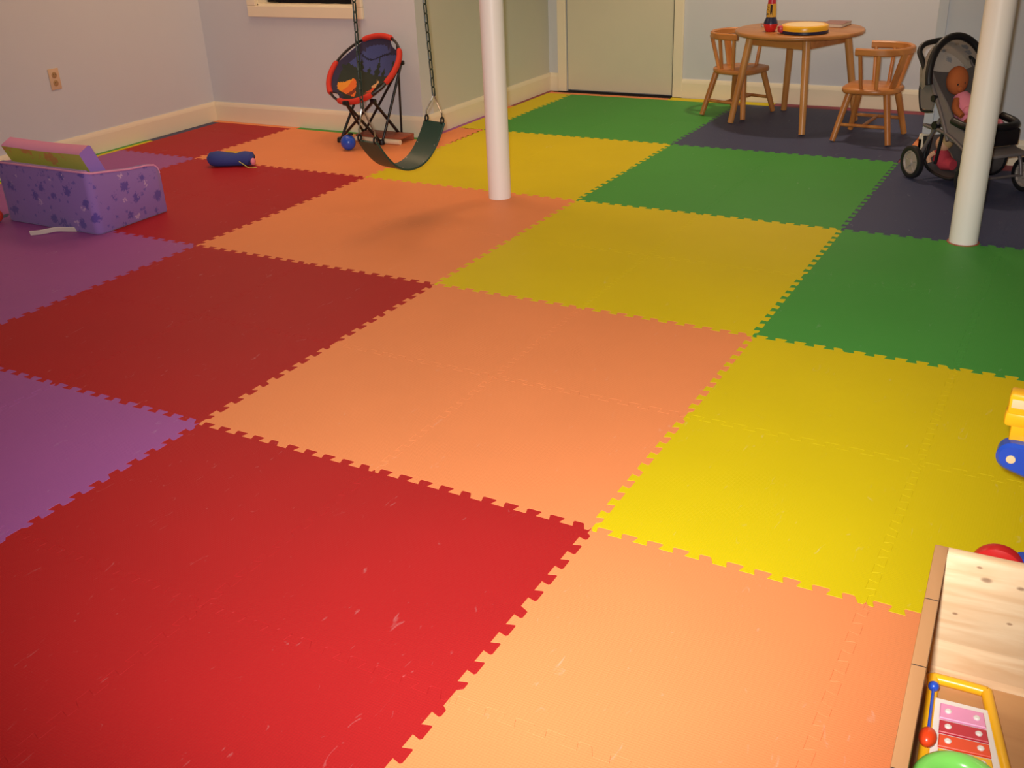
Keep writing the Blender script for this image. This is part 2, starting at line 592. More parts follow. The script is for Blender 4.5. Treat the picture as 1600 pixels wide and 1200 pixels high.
def skirting(name, a, bpt, nrm, h=0.125, t=0.013):
    """profiled board along the wall from a to b, standing off along nrm"""
    b = NB()
    a, bpt, nrm = Vector((*a, 0)), Vector((*bpt, 0)), Vector((*nrm, 0))
    prof = [(0, 0), (t, 0), (t, h * 0.8), (t * 0.8, h * 0.9), (t * 0.45, h), (0, h)]
    rings = [[b.verts.new(p + nrm * d + Vector((0, 0, z - 0.002))) for d, z in prof] for p in (a, bpt)]
    for k in range(6):
        b.faces.new((rings[0][k], rings[0][(k + 1) % 6], rings[1][(k + 1) % 6], rings[1][k]))
    b.faces.new(rings[0]); b.faces.new(rings[1])
    return struct(link(name, b, M['trim'], smooth=False))


skirting('baseboard_left', (XL, YB), (XL, YA), (1, 0))
skirting('baseboard_back', (XL + 0.013, YA), (XJ + 0.013, YA), (0, -1))
skirting('baseboard_return', (XJ, YA), (XJ, YF), (1, 0))
skirting('baseboard_far', (-0.435, YF), (XS, YF), (0, -1))
skirting('baseboard_corner', (XJ + 0.013, YF), (-1.375, YF), (0, -1))
skirting('baseboard_side', (XS, YF), (XS, YS - 0.013), (-1, 0))
skirting('baseboard_right', (XS - 0.013, YS), (XR, YS), (0, -1))

# corner bead of the projecting wall
b = NB(); box(b, (XS + 0.02, YS - 0.004, CEIL / 2 + 0.06), (0.045, 0.010, CEIL - 0.13), 0.002)
struct(link('trim_1', b, M['wall_blue'], smooth=False))
# door casing
b = NB()
box(b, (-1.34, YF - 0.009, DZ / 2), (0.066, 0.018, DZ), 0.003)
box(b, (-0.468, YF - 0.009, DZ / 2), (0.066, 0.018, DZ), 0.003)
box(b, (-0.904, YF - 0.009, DZ + 0.034), (0.938, 0.018, 0.066), 0.003)
struct(link('trim_2', b, M['trim'], smooth=False))
# door leaf
b = NB()
box(b, ((DX0 + DX1) / 2, YF + 0.012, 0.012 + (DZ - 0.02) / 2), (DX1 - DX0 - 0.014, 0.036, DZ - 0.02), 0.002)
d1 = struct(link('door_1', b, M['door'], smooth=False))
b = NB()
lathe(b, [(0.026, 0), (0.026, -0.006), (0.012, -0.01), (0.012, -0.035), (0.026, -0.042), (0.028, -0.056), (0.016, -0.066)], 20, (DX1 - 0.075, YF - 0.006, 0.93), 'Y')
link('door_knob', b, M['steel'], d1)

# window: jamb frame, dark pane, black cloth hanging behind the pane
b = NB()
fw = 0.068
zb, zt = WZ0 + 0.002, 1.497
for (cx, cz, sx, sz) in ((WX0 - fw / 2 + 0.004, (zb + zt) / 2, fw, zt - zb), (WX1 + fw / 2 - 0.004, (zb + zt) / 2, fw, zt - zb),
                         ((WX0 + WX1) / 2, zb - 0.0335, WX1 - WX0 + 2 * fw - 0.008, 0.066), ((WX0 + WX1) / 2, zt + 0.0335, WX1 - WX0 + 2 * fw - 0.008, 0.066)):
    box(b, (cx, YA - 0.011, cz), (sx, 0.022, sz), 0.003)
win = struct(link('window_1', b, M['trim'], smooth=False))
b = NB(); box(b, ((WX0 + WX1) / 2, YA + 0.05, WZ0 + 0.005), (WX1 - WX0, 0.10, 0.012), 0.002)
for sx in (WX0 + 0.006, WX1 - 0.006):
    box(b, (sx, YA + 0.05, (WZ0 + 1.5) / 2), (0.012, 0.10, 1.5 - WZ0), 0.001)
link('window_jamb', b, M['trim'], win, smooth=False)
b = NB(); box(b, ((WX0 + WX1) / 2, YA + 0.09, (WZ0 + 1.5) / 2), (WX1 - WX0 - 0.03, 0.008, 1.5 - WZ0 - 0.02))
link('window_pane', b, M['glass'], win, smooth=False)
# black cloth tucked in the window
b = NB()
NX = 24
rows = [(0.742, 0.0), (0.80, 0.012), (0.95, 0.004), (1.2, 0.0), (1.45, 0.0)]
grid = []
for (z, dy) in rows:
    grid.append([b.verts.new((WX0 + 0.05 + (WX1 - WX0 - 0.07) * i / NX,
                              YA + 0.055 + dy + 0.006 * math.sin(i * 1.3 + z * 4),
                              z + (0.012 if z < 0.76 and i < 3 else 0) + 0.003 * math.sin(i * 0.9))) for i in range(NX + 1)])
for r in range(len(grid) - 1):
    for i in range(NX):
        b.faces.new((grid[r][i], grid[r][i + 1], grid[r + 1][i + 1], grid[r + 1][i]))
bmesh.ops.solidify(b, geom=b.faces[:], thickness=0.012)
tag(link('window_cloth', b, M['blanket']), 'black cloth covering the small window above the camping chair', 'cloth')

# wall socket
so = thing('wall_outlet', 'almond duplex power outlet on the left wall above the sofa', 'outlet', (XL, 2.152, 0.459))
b = NB(); box(b, (0.003, 0, 0), (0.006, 0.07, 0.115), 0.0025)
link('cover_plate', b, M['plate'], so)
for dz in (0.022, -0.022):
    b = NB(); lathe(b, [(0.0165, 0.005), (0.0165, 0.008), (0.0155, 0.0085)], 20, (0, 0, dz), 'X')
    for dy in (-0.006, 0.006):
        box(b, (0.0087, dy, dz + 0.004), (0.001, 0.002, 0.008), mat=1)
    link('receptacle', b, [M['socket'], M['black']], so)

# ------------------------------------------------------------------ foam floor tiles
P = T / 10
D = 0.021


def seam(s0, s1, horizontal):
    """dovetail seam from s0 to s1 (multiples of the pitch), offsets to the lower/left tile's side"""
    pts = []
    n = 10
    for k in range(n):
        c = (k + 0.5) * P
        a, bb = c - 0.22 * P, c + 0.22 * P
        ta, tb = c - 0.31 * P, c + 0.31 * P
        if k in (4, 9):
            bb, tb = c + 0.27 * P, c + 0.12 * P
        if not horizontal and k in (0, 9):
            if k == 9:
                bb, tb = c + 0.12 * P, c + 0.05 * P
            else:
                a, ta = c - 0.12 * P, c - 0.05 * P
        q = [(a, -D / 2), (ta, D / 2 - 0.003), (ta + 0.003, D / 2), (tb - 0.003, D / 2), (tb, D / 2 - 0.003), (bb, -D / 2)]
        if q[0][0] < s0 + 0.004 or q[-1][0] > s1 - 0.004:
            continue
        if horizontal:
            if k == 0:
                pts.append((0.10 * P, -D / 2))
            pts += q
            if k == 9:
                pts.append((0.93 * P + 9 * P, -D / 2))
        else:
            if k == 0:
                pts += [(a - 0.02 * P, 0)]
                q[0] = (a, -0.0)
                q = [(a, 0.002)] + q[1:]
            if k == 9:
                q = q[:-1] + [(bb, 0.002), (bb + 0.02 * P, 0)]
            pts += q
    return pts


def tile_outline(x0, x1, y0, y1, flat):
    """x0.. are in tile-local units 0..T; flat: set of sides 'LRBT' cut straight"""
    o = [(x0, y0)]
    if 'B' not in flat:
        o += [(s, y0 + d) for s, d in seam(x0, x1, True)]
    o.append((x1, y0))
    if 'R' not in flat:
        o += [(x1 + d, s) for s, d in seam(y0, y1, False)]
    o.append((x1, y1))
    if 'T' not in flat:
        o += [(s, y1 + d) for s, d in reversed(seam(x0, x1, True))]
    o.append((x0, y1))
    if 'L' not in flat:
        o += [(x0 + d, s) for s, d in reversed(seam(y0, y1, False))]
    return o


TILE_MESH = {}


def shrink(poly, d):
    n = len(poly)
    P2 = [Vector(p) for p in poly]
    out = []
    for i in range(n):
        a = (P2[i] - P2[i - 1]).normalized(); c = (P2[(i + 1) % n] - P2[i]).normalized()
        na, nb = Vector((-a.y, a.x)), Vector((-c.y, c.x))
        m = (na + nb)
        m = m.normalized() if m.length > 1e-5 else na
        out.append(P2[i] + m * d / max(0.6, m.dot(na)))
    return [(p.x, p.y) for p in out]


def foam_tile(i, j, colour, label, group, clip=None, flat=''):
    x0, x1, y0, y1 = clip or (0, T, 0, T)
    key = (round(x0, 3), round(x1, 3), round(y0, 3), round(y1, 3), flat)
    if key not in TILE_MESH:
        b = NB()
        prism(b, shrink(tile_outline(x0, x1, y0, y1, flat), 0.00006), -0.012, 0.0, 0.0005)
        o = link('foam_tile', b, FOAM[colour], smooth=False)
        TILE_MESH[key] = o.data
    else:
        o = bpy.data.objects.new('foam_tile', TILE_MESH[key])
        COL.objects.link(o)
    o.location = (i * T, j * T, 0)
    o.material_slots[0].link = 'OBJECT'
    o.material_slots[0].material = FOAM[colour]
    tag(o, label, 'floor mat', group)
    return o


DESC = {
    (-3, 2): 'red foam square in the back left corner',
    (-2, 2): 'orange foam square under the round camping chair',
    (-1, 2): 'yellow foam square behind the left white column',
    (-2, 3): 'yellow foam strip left of the door',
    (-1, 3): 'green foam square in front of the door',
    (0, 3): 'dark blue foam square under the round table',
    (0, 2): 'green foam square between table and yellow squares',
    (1, 2): 'dark blue foam square under the doll stroller',
    (-3, 1): 'purple foam square between sofa and left wall',
    (-2, 1): 'red foam square right of the purple sofa',
    (-1, 1): 'orange foam square around the left column',
    (0, 1): 'yellow foam square midway between both columns',
    (1, 1): 'green foam square around the right column',
    (-2, 0): 'purple foam square in front of the sofa',
    (-1, 0): 'red foam square left of the central orange one',
    (0, 0): 'orange foam square at the picture centre',
    (1, 0): 'yellow foam square beyond the toy chest',
    (-1, -1): 'purple foam square nearest, at the left edge',
    (0, -1): 'red foam square nearest, at bottom left',
    (1, -1): 'orange foam square nearest, at bottom right',
}
QUAD = {(0, 0): 'left', (1, 0): 'near', (0, 1): 'far', (1, 1): 'right'}


def in_view(pts, margin=0.0):
    for q in pts:
        d = Vector((*q, 0)) - Vector((2.05693, -1.77701, 1.32132))
        z = d.dot(_f)
        if z < 0.05:
            continue
        px, py = 800 + 1594.48 * d.dot(_r) / z, 600 - 1594.48 * d.dot(_u) / z
        if -margin < px < 1600 + margin and -margin < py < 1200 + margin:
            return True
    return False


hidden_cells = []
for i in range(-5, 7):
    for j in range(-5, 8):
        u, v = i // 2, j // 2
        x, y = i * T, j * T
        if j >= 6 and (i < -3 or i > 1):
            continue
        col = colour_at(u, v)
        samples = [(x + T * a / 12, min(y + T * c / 12, 4.9)) for a in range(13) for c in range(13)]
        if not in_view(samples):
            if y >= -3.1 and x < 4.2 and j < 6:
                hidden_cells.append((x, y, col))
            continue
        flat = ''
        x0, x1, y0, y1 = 0, T, 0, T
        if i == -5:
            flat += 'L'
        if j == 5 and i <= -3:
            y1 = 3.285 - y; flat += 'T'
        if i == -3 and j >= 6:
            x0 = -1.405 - x; flat += 'L'
        if i == 1 and j >= 6:
            flat += 'R'
        if j == 7:
            flat += 'T'
        if j == 5 and i >= 2:
            flat += 'T'
        desc = DESC.get((u, v))
        if desc is None:
            desc = '%s foam square at the picture edge' % col
            print('no description', u, v, col, i, j)
        lab = 'tile at the %s corner of the %s' % (QUAD[(i % 2, j % 2)], desc)
        foam_tile(i, j, col, lab, 'four tiles of the ' + desc, (x0, x1, y0, y1), ''.join(sorted(flat)))
# the piece filling the jog between the alcove and the return wall
b = NB(); box(b, ((-1.405 - 1.22) / 2 - 0.0005, (3.286 + 3.659) / 2, -0.006), (0.184, 0.372, 0.012), 0.0006)
tag(link('foam_tile', b, FOAM['orange'], smooth=False), 'narrow orange foam offcut by the return wall behind the swing', 'floor mat')

# subfloor; the squares no part of which the photo shows belong to it
b = NB()
box(b, ((XL + XR) / 2, (YB + YF) / 2, -0.0525), (XR - XL + 0.2, YF - YB + 0.2, 0.08))
fm = [M['concrete']] + [FOAM[c] for c in BLOCK]
for (x, y, col) in hidden_cells:
    xa, xb = max(x, -3.05), min(x + T, 4.2)
    box(b, ((xa + xb) / 2, y + T / 2, -0.007), (xb - xa, T, 0.013), mat=1 + BLOCK.index(col))
struct(link('floor', b, fm, smooth=False))


def strip(x0, x1, y0, y1, colour, label, z=0.0):
    b = NB(); box(b, ((x0 + x1) / 2, (y0 + y1) / 2, z - 0.006), (x1 - x0, y1 - y0, 0.012), 0.001)
    tag(link('foam_strip', b, FOAM[colour], smooth=False), label, 'edge strip', 'foam edge strips along the walls')


strip(-3.116, -3.085, 1.05, 2.70, 'green', 'thin green foam strip against the left baseboard behind the sofa')
strip(-3.083, -3.052, 1.05, 2.70, 'yellow', 'thin yellow foam strip beside the green one along the left baseboard')
strip(-3.110, -3.052, 2.705, 3.28, 'blue', 'grey blue foam strip along left baseboard near the back corner')
strip(-3.11, -2.40, 3.287, 3.330, 'orange', 'tan orange foam strip along back baseboard near the left corner')
strip(-2.398, -1.46, 3.287, 3.330, 'green', 'pale green foam strip along back baseboard behind the camping chair')
strip(-1.436, -1.407, 3.35, 4.05, 'purple', 'purple foam strip along the return wall behind the swing')
strip(-1.436, -1.407, 4.055, 4.38, 'orange', 'orange foam strip along the return wall right of the left column')
strip(-1.436, -1.407, 4.385, 4.98, 'maroon', 'maroon foam strip along the return wall near the door')
strip(-1.405, -0.50, 4.882, 4.935, 'orange', 'tan orange foam strip across the door threshold')
strip(-0.498, 0.22, 4.882, 4.975, 'yellow', 'yellow foam strip at the far baseboard behind the left chair')
strip(0.222, 1.20, 4.882, 4.975, 'maroon', 'red foam strip at the far baseboard behind the table')
strip(1.222, 1.288, 3.80, 4.87, 'orange', 'orange foam strip beside the projecting wall corner')
strip(1.222, 3.6, 3.662, 3.774, 'maroon', 'maroon foam strip along the wall behind the doll stroller')

# ------------------------------------------------------------------ white steel columns


def column(x, y, r, label):
    t = thing('support_column', label, 'column', (x, y, 0), 0, 'white support columns')
    b = NB(); lathe(b, [(r, 0.0), (r, 0.6), (r, 1.4), (r, CEIL - 0.01)], 48)
    link('shaft', b, M['pole'], t)
    b = NB(); box(b, (0, 0, CEIL - 0.006), (0.2, 0.13, 0.010), 0.002)
    link('top_plate', b, M['pole'], t)


column(-0.364, 2.357, 0.0535, 'white round steel column standing on the orange square')
column(1.690, 2.452, 0.0535, 'white round steel column standing on the green square before the stroller')
b = NB()
lathe(b, [(0.0545, 0.0), (0.0605, 0.0), (0.060, 0.002), (0.0545, 0.003)], 40, cap=False)
tag(link('cut_ring', b, M['brown_board'], loc=(1.690, 2.452, 0)), 'brown cut edge ring around the foot of the right column', 'ring')

# ------------------------------------------------------------------ belt swing
sw = thing('belt_swing', 'dark green rubber belt swing hanging on two chains', 'swing', (0, 0, 0))
Lp, Rp = Vector((-0.685, 1.775, 0.505)), Vector((-0.581, 2.176, 0.494))
axis_w = Vector((0.985, -0.17, -0.03)).normalized()      # across the belt
Lm, Rm = Vector((-0.640, 1.732, 0.378)), Vector((-0.558, 2.132, 0.390))
lowz = 0.222
cl = []
for k in range(33):
    t = k / 32
    p = Lm.lerp(Rm, t)
    p.z -= (0.378 - lowz) * (1 - abs(2 * t - 1) ** 2.3)
    cl.append(p)
b = NB()
ribbon(b, cl, 0.128, 0.009, axis_w)
link('belt', b, M['belt'], sw)
for (apex, mid) in ((Lp, Lm), (Rp, Rm)):
    b = NB()
    c1, c2 = mid - axis_w * 0.048 + Vector((0, 0, 0.022)), mid + axis_w * 0.048 + Vector((0, 0, 0.022))
    k1, k2 = c1 + Vector((0, 0, 0.022)), c2 + Vector((0, 0, 0.022))
    tube(b, [c1, k1, k1.lerp(apex, 0.5), apex - axis_w * 0.004, apex + Vector((0, 0, 0.008)), apex + axis_w * 0.004, k2.lerp(apex, 0.5), k2, c2], 0.0034, 8)
    h = link('hanger', b, M['steel'], sw)
    for c in (c1, c2):
        b = NB()
        ring = [c + axis_w * 0.0 + Vector((0, 0.011 * math.cos(a), 0.014 * math.sin(a) - 0.012)) for a in [2 * PI * q / 14 for q in range(14)]]
        tube(b, ring, 0.0045, 8, closed=True)
        link('shackle', b, M['black_metal'], sw)
for t, w in ((0.16, -1), (0.16, 1), (0.36, 1), (0.36, -1), (0.66, 1), (0.66, -1), (0.86, 1), (0.86, -1)):
    p = cl[int(t * 32)] + axis_w * 0.052 * w
    b = NB(); ball(b, p + Vector((0, 0, 0.0045)), 0.0035, 8, scale=(1, 1, 0.6))
    link('rivet', b, M['steel'], sw)


def chain(apex, top, name):
    apex, top = Vector(apex), Vector(top)
    d = (top - apex)
    n = int(d.length / 0.0385)
    t = d.normalized()
    s1 = (axis_w - t * axis_w.dot(t)).normalized()
    s2 = t.cross(s1)
    b = NB()
    L, Wd = 0.0485, 0.021
    for k in range(n):
        c = apex + t * (0.02 + k * d.length / n)
        s = s1 if k % 2 == 0 else s2
        pts = []
        hl, hw = L / 2 - 0.0036, Wd / 2 - 0.0033
        for q in range(10):
            a = PI * q / 9
            pts.append(c + t * (hl - hw + hw * math.sin(a)) + s * hw * math.cos(a))
        for q in range(10):
            a = PI + PI * q / 9
            pts.append(c + t * (-(hl - hw) + hw * math.sin(a)) + s * hw * math.cos(a))
        tube(b, pts, 0.0033, 6, closed=True)
    return link(name, b, M['chain'], sw)


for apex, top0 in ((Lp, (-0.671, 1.775, 0.942)), (Rp, (-0.596, 2.176, 0.904))):
    v = (Vector(top0) - apex)
    top = apex + v * ((CEIL - 0.02 - apex.z) / v.z)
    chain(apex, top, 'chain')
    b = NB()
    lathe(b, [(0.03, CEIL), (0.03, CEIL - 0.008), (0.010, CEIL - 0.012), (0.008, CEIL - 0.03)], 16, (top.x, top.y, 0))
    link('ceiling_hook', b, M['steel'], sw)

# ------------------------------------------------------------------ round camping chair
cc = thing('camping_chair', 'round folding camping chair with red rim and campsite print', 'chair', (-1.73, 3.20, 0))
base = Vector((-1.73, 3.20, 0))
cC = Vector((-1.680, 3.115, 0.428)) - base
cn = Vector((-0.08, -0.66, 0.747)).normalized()
ce1 = (_r * 0.78 + _u * 0.62)
ce1 = (ce1 - cn * ce1.dot(cn)).normalized()          # toward the upper right of the rim
ce2 = cn.cross(ce1)                                   # toward the upper left
RR = 0.238


def rimp(a, r=RR, d=0.0):
    return cC + ce1 * math.cos(a) * r + ce2 * math.sin(a) * r + cn * d


b = NB()
tube(b, [rimp(2 * PI * k / 64) for k in range(64)], 0.0075, 8, closed=True)
link('rim_frame', b, M['black_metal'], cc)
# print painted per vertex: night sky, hills, firs, an orange tent and a fire
NR, NA = 44, 128


def campsite(x, y):
    """x to the right, y up the chair back, both in units of the rim radius"""
    sky = (66, 74, 128)
    if y > 0.52 + 0.06 * math.sin(5 * x + 1):
        sky = (44, 46, 88)
    if abs(y - 0.33 - 0.05 * math.sin(7 * x)) < 0.014 or abs(y - 0.52 - 0.06 * math.sin(5 * x + 1)) < 0.014:
        sky = (22, 24, 50)
    c = sky
    if (abs(x - 0.42) * 1.5 + abs(y - 0.62)) < 0.05:
        c = (236, 214, 150)
    hill = 0.02 + 0.05 * math.sin(3 * x + 2)
    for (tx, h, w) in ((-0.30, 0.22, 0.13), (-0.12, 0.16, 0.1), (0.08, 0.33, 0.12), (0.26, 0.2, 0.1), (0.55, 0.30, 0.14), (0.70, 0.16, 0.1)):
        yy = y - hill + 0.04
        if 0 <= yy < h and abs(x - tx) < w * (1 - yy / h) * (0.75 + 0.25 * math.cos(yy * 60)):
            c = (34, 44, 34)
    if y < hill:
        c = (40, 48, 38)
    # tent
    ty, tx0 = y + 0.58, x + 0.34
    if 0 < ty < 0.44 and abs(tx0) < 0.25 * (1 - 0.92 * ty / 0.44) + 0.01:
        c = (228, 142, 40) if tx0 < -0.03 else (222, 104, 36)
        if abs(tx0 - 0.12) < 0.035 * (1 - ty / 0.4) + 0.012 and ty < 0.3:
            c = (120, 44, 20)
    # fire
    fy = y + 0.36
    if 0 < fy < 0.34 and abs(x - 0.17 + 0.03 * math.sin(fy * 40)) < 0.11 * (1 - fy / 0.34) ** 0.8:
        c = (208, 78, 40) if fy < 0.16 else (214, 164, 110)
    if -0.05 < fy < 0.03 and abs(x - 0.17) < 0.15:
        c = (112, 66, 40)
    if y < -0.62:
        c = (34, 38, 36)
    return c


b = NB()
layer = b.loops.layers.float_color.new('print')
BARE = ((62, 112), (172, 196), (254, 278), (338, 368))


def scallop(a):
    d = math.degrees(a) % 360
    for lo, hi in BARE:
        for e in (d, d + 360):
            if lo < e < hi:
                return 1 - 0.10 * math.sin(PI * (e - lo) / (hi - lo)) ** 0.6
    return 1.0


rings = []
upc = Vector((0, 0, 1)) - cn * cn.z
upc.normalize()
rtc = upc.cross(cn)
side = {}
for i in range(NR + 1):
    ring = []
    for k in range(NA if i else 1):
        a = 2 * PI * k / NA
        rr = (RR - 0.006) * (i / NR) * (1 + (scallop(a) - 1) * (i / NR) ** 2)
        depth = -0.115 * (1 - (i / NR) ** 2.2)
        off = rimp(a, rr, depth) + upc * (-0.035) * (1 - (i / NR) ** 2)
        vv = b.verts.new(off)
        q = rimp(a, rr) - cC
        side[vv] = (q.dot(rtc) / RR, q.dot(upc) / RR)
        ring.append(vv)
    rings.append(ring)
for k in range(NA):
    b.faces.new((rings[0][0], rings[1][k], rings[1][(k + 1) % NA]))
for i in range(1, NR):
    for k in range(NA):
        b.faces.new((rings[i][k], rings[i + 1][k], rings[i + 1][(k + 1) % NA], rings[i][(k + 1) % NA]))
for f in b.faces:
    x = sum(side[v][0] for v in f.verts) / len(f.verts)
    y = sum(side[v][1] for v in f.verts) / len(f.verts)
    c = lin(campsite((x + 0.10) * 0.8, (y - 0.22) * 0.8))
    for lp in f.loops:
        lp[layer] = c
link('seat_fabric', b, attr_mat('campsite_print'), cc)
# outer shell of the sling
b = NB()
rings = []
for i in range(13):
    q = i / 12
    rings.append([b.verts.new(rimp(2 * PI * k / 48, (RR - 0.006) * q * (1 + (scallop(2 * PI * k / 48) - 1.012) * q ** 2), -0.123 * (1 - q ** 2.2)) + upc * (-0.035) * (1 - q ** 2)) for k in range(48 if i else 1)])
for k in range(48):
    b.faces.new((rings[0][0], rings[1][(k + 1) % 48], rings[1][k]))
for i in range(1, 12):
    for k in range(48):
        b.faces.new((rings[i][k], rings[i][(k + 1) % 48], rings[i + 1][(k + 1) % 48], rings[i + 1][k]))
link('seat_underside', b, M['navy_fab'], cc)
# red padded sleeves, bare rim between them
ANG = lambda d: math.radians(d)
for (a0, a1) in ((8, 62), (112, 172), (196, 254), (278, 338)):
    b = NB()
    n = 16
    pts = [rimp(ANG(a0 + (a1 - a0) * k / n)) for k in range(n + 1)]
    tube(b, pts, [0.013] + [0.0165] * (n - 1) + [0.013], 10)
    link('rim_sleeve', b, M['red_fab'], cc)


def L(p):
    return Vector(p) - base


def at(px, py, t):      # a measured point at forward depth t from the camera, chair-local
    q = Vector((2.05693, -1.77701, 1.32132)) + (_f + _r * ((px - 800) / 1594.48) - _u * ((py - 600) / 1594.48)) * t
    return q - base


feet = {'FL': L((-1.873, 3.07, 0.012)), 'FR': L((-1.587, 3.098, 0.012)), 'BR': L((-1.588, 3.305, 0.012)), 'BL': L((-1.86, 3.30, 0.012))}
hubs = {'L': at(540, 161, 5.78), 'F': at(583, 158, 5.80), 'R': at(627, 98, 5.92), 'B': L((-1.80, 3.31, 0.40))}
order = ['FL', 'FR', 'BR', 'BL']
for f_, h_, rr in (('FL', 'F', 0.0075), ('FL', 'B', 0.0075), ('FR', 'L', 0.0085), ('FR', 'R', 0.0075), ('BR', 'F', 0.0090), ('BL', 'R', 0.0075), ('BL', 'L', 0.0075)):
    off = (hubs[h_] - feet[f_]).cross(Vector((0, 0, 1))).normalized() * 0.006
    b = NB(); rod(b, feet[f_] + off, hubs[h_], rr); link('leg', b, M['black_metal'], cc)
b = NB(); rod(b, feet['BR'], rimp(ANG(-6), RR, -0.01), 0.0065); link('back_post', b, M['black_metal'], cc)
for k in hubs:
    b = NB(); box(b, hubs[k], (0.034, 0.026, 0.024), 0.006); link('hub', b, M['black'], cc)
for k in order:
    b = NB(); lathe(b, [(0.017, -0.012), (0.019, -0.004), (0.016, 0.014), (0.010, 0.018)], 14, feet[k]); link('foot', b, M['black'], cc)

# things lying under the camping chair
tb = thing('toy_bench', 'low brown wooden board with cream front rail under the camping chair', 'toy', (-1.64, 3.17, 0))
b = NB(); box(b, (0.0, 0.035, 0.034), (0.33, 0.14, 0.012), 0.003, rot=Matrix.Rotation(0.0, 4, 'Z')); link('board', b, M['brown_board'], tb)
b = NB(); tube(b, [(-0.16, -0.042, 0.015), (0.0, -0.042, 0.015), (0.165, -0.042, 0.015)], 0.015, 12); link('front_rail', b, M['cream_bar'], tb)
b = NB(); box(b, (0.0, 0.097, 0.02), (0.33, 0.014, 0.04), 0.004); link('back_rail', b, M['brown_board'], tb)
mb = thing('toy_ball', 'small shiny blue ball on the floor at the left end of the swing', 'ball', (-1.693, 2.918, 0.0))
b = NB(); ball(b, (0, 0, 0.044), 0.044, 24, scale=(1.0, 0.95, 1.0)); link('shell', b, M['blue_pl'], mb)
b = NB(); lathe(b, [(0.016, 0.084), (0.016, 0.092), (0.010, 0.095)], 14, (0.012, 0.012, 0)); link('cap', b, M['black'], mb)

# ------------------------------------------------------------------ table, chairs
tz = 0.535
tt = thing('round_table', 'round wooden childrens table with four splayed legs', 'table', (0.472, 4.44, 0), math.radians(-21.6))
b = NB()
R_ = 0.364
lathe(b, [(R_ - 0.008, tz - 0.024), (R_ - 0.001, tz - 0.019), (R_, tz - 0.012), (R_ - 0.002, tz - 0.004), (R_ - 0.008, tz)], 72)
link('tabletop', b, M['table'], tt, angle=60)
b = NB()
for s in (-1, 1):
    box(b, (0, s * 0.185, tz - 0.024 - 0.03), (0.37, 0.018, 0.058), 0.002)
    box(b, (s * 0.185, 0, tz - 0.024 - 0.03), (0.018, 0.352, 0.058), 0.002)
link('apron', b, M['honey_x'], tt)
for sx in (-1, 1):
    for sy in (-1, 1):
        b = NB(); rod(b, (sx * 0.193, sy * 0.193, tz - 0.026), (sx * 0.258, sy * 0.258, 0.0045), 0.0225, 0.018, 18)
        link('leg', b, M['table_leg'], tt)


def make_chair(label, loc, rz):
    t = thing('toddler_chair', label, 'chair', loc, rz, 'small wooden chairs at the round table')
    # local +x is the front
    SZ = 0.285
    out = []
    for k in range(40):
        a = 2 * PI * k / 40
        ca, sa = math.cos(a), math.sin(a)
        ex = 0.55 if ca > 0 else 0.9
        x = 0.152 * math.copysign(abs(ca) ** ex, ca)
        w = 0.160 if ca > 0 else 0.160
        y = w * math.copysign(abs(sa) ** (0.6 if ca > 0 else 0.85), sa)
        out.append((x, y))
    b = NB(); prism(b, out, SZ - 0.026, SZ, 0.005); link('seat', b, M['honey_x'], t, angle=50)
    # bent back rail
    RZ = 0.478
    pts = [(0.075, -0.152, RZ), (0.03, -0.158, RZ)]
    for k in range(13):
        a = -PI / 2 - PI * k / 12
        pts.append((-0.03 + 0.150 * math.cos(a), 0.160 * math.sin(a), RZ))
    pts += [(0.03, 0.158, RZ), (0.075, 0.152, RZ)]
    b = NB(); ribbon(b, pts, 0.038, 0.022, (0, 0, 1)); link('back_rail', b, M['honey_x'], t)
    for s in (-1, 1):
        b = NB(); rod(b, (0.035, s * 0.128, SZ - 0.004), (0.05, s * 0.153, RZ - 0.012), 0.0105, seg=12); link('spindle', b, M['honey'], t)
        b = NB(); rod(b, (-0.045, s * 0.128, SZ - 0.004), (-0.05, s * 0.156, RZ - 0.012), 0.0105, seg=12); link('spindle', b, M['honey'], t)
        b = NB()
        ribbon(b, [(-0.112, s * 0.062, SZ - 0.004), (-0.163, s * 0.080, RZ - 0.006)], 0.046, 0.016, (0.45 * s, 1, 0))
        link('back_slat', b, M['honey'], t)
        for fx in (-1, 1):
            b = NB(); rod(b, (fx * 0.098, s * 0.105, SZ - 0.022), (fx * 0.150, s * 0.168, 0.0055), 0.0185, 0.0155, 16)
            link('leg', b, M['honey'], t)
        b = NB(); rod(b, (-0.132, s * 0.146, 0.093), (0.132, s * 0.146, 0.093), 0.0095, seg=12); link('stretcher', b, M['honey'], t)
    b = NB(); rod(b, (0.0, -0.143, 0.093), (0.0, 0.143, 0.093), 0.0095, seg=12); link('stretcher', b, M['honey'], t)
    return t


ch = make_chair('small wooden chair left of the table, half behind a table leg', (0.085, 4.59, 0), math.radians(-16))
c2 = copy_tree(ch)
c2.location = (0.972, 4.165, 0)
c2.rotation_euler = (0, 0, math.radians(176))
c2['label'] = 'small wooden chair right of the table, beside the doll stroller'

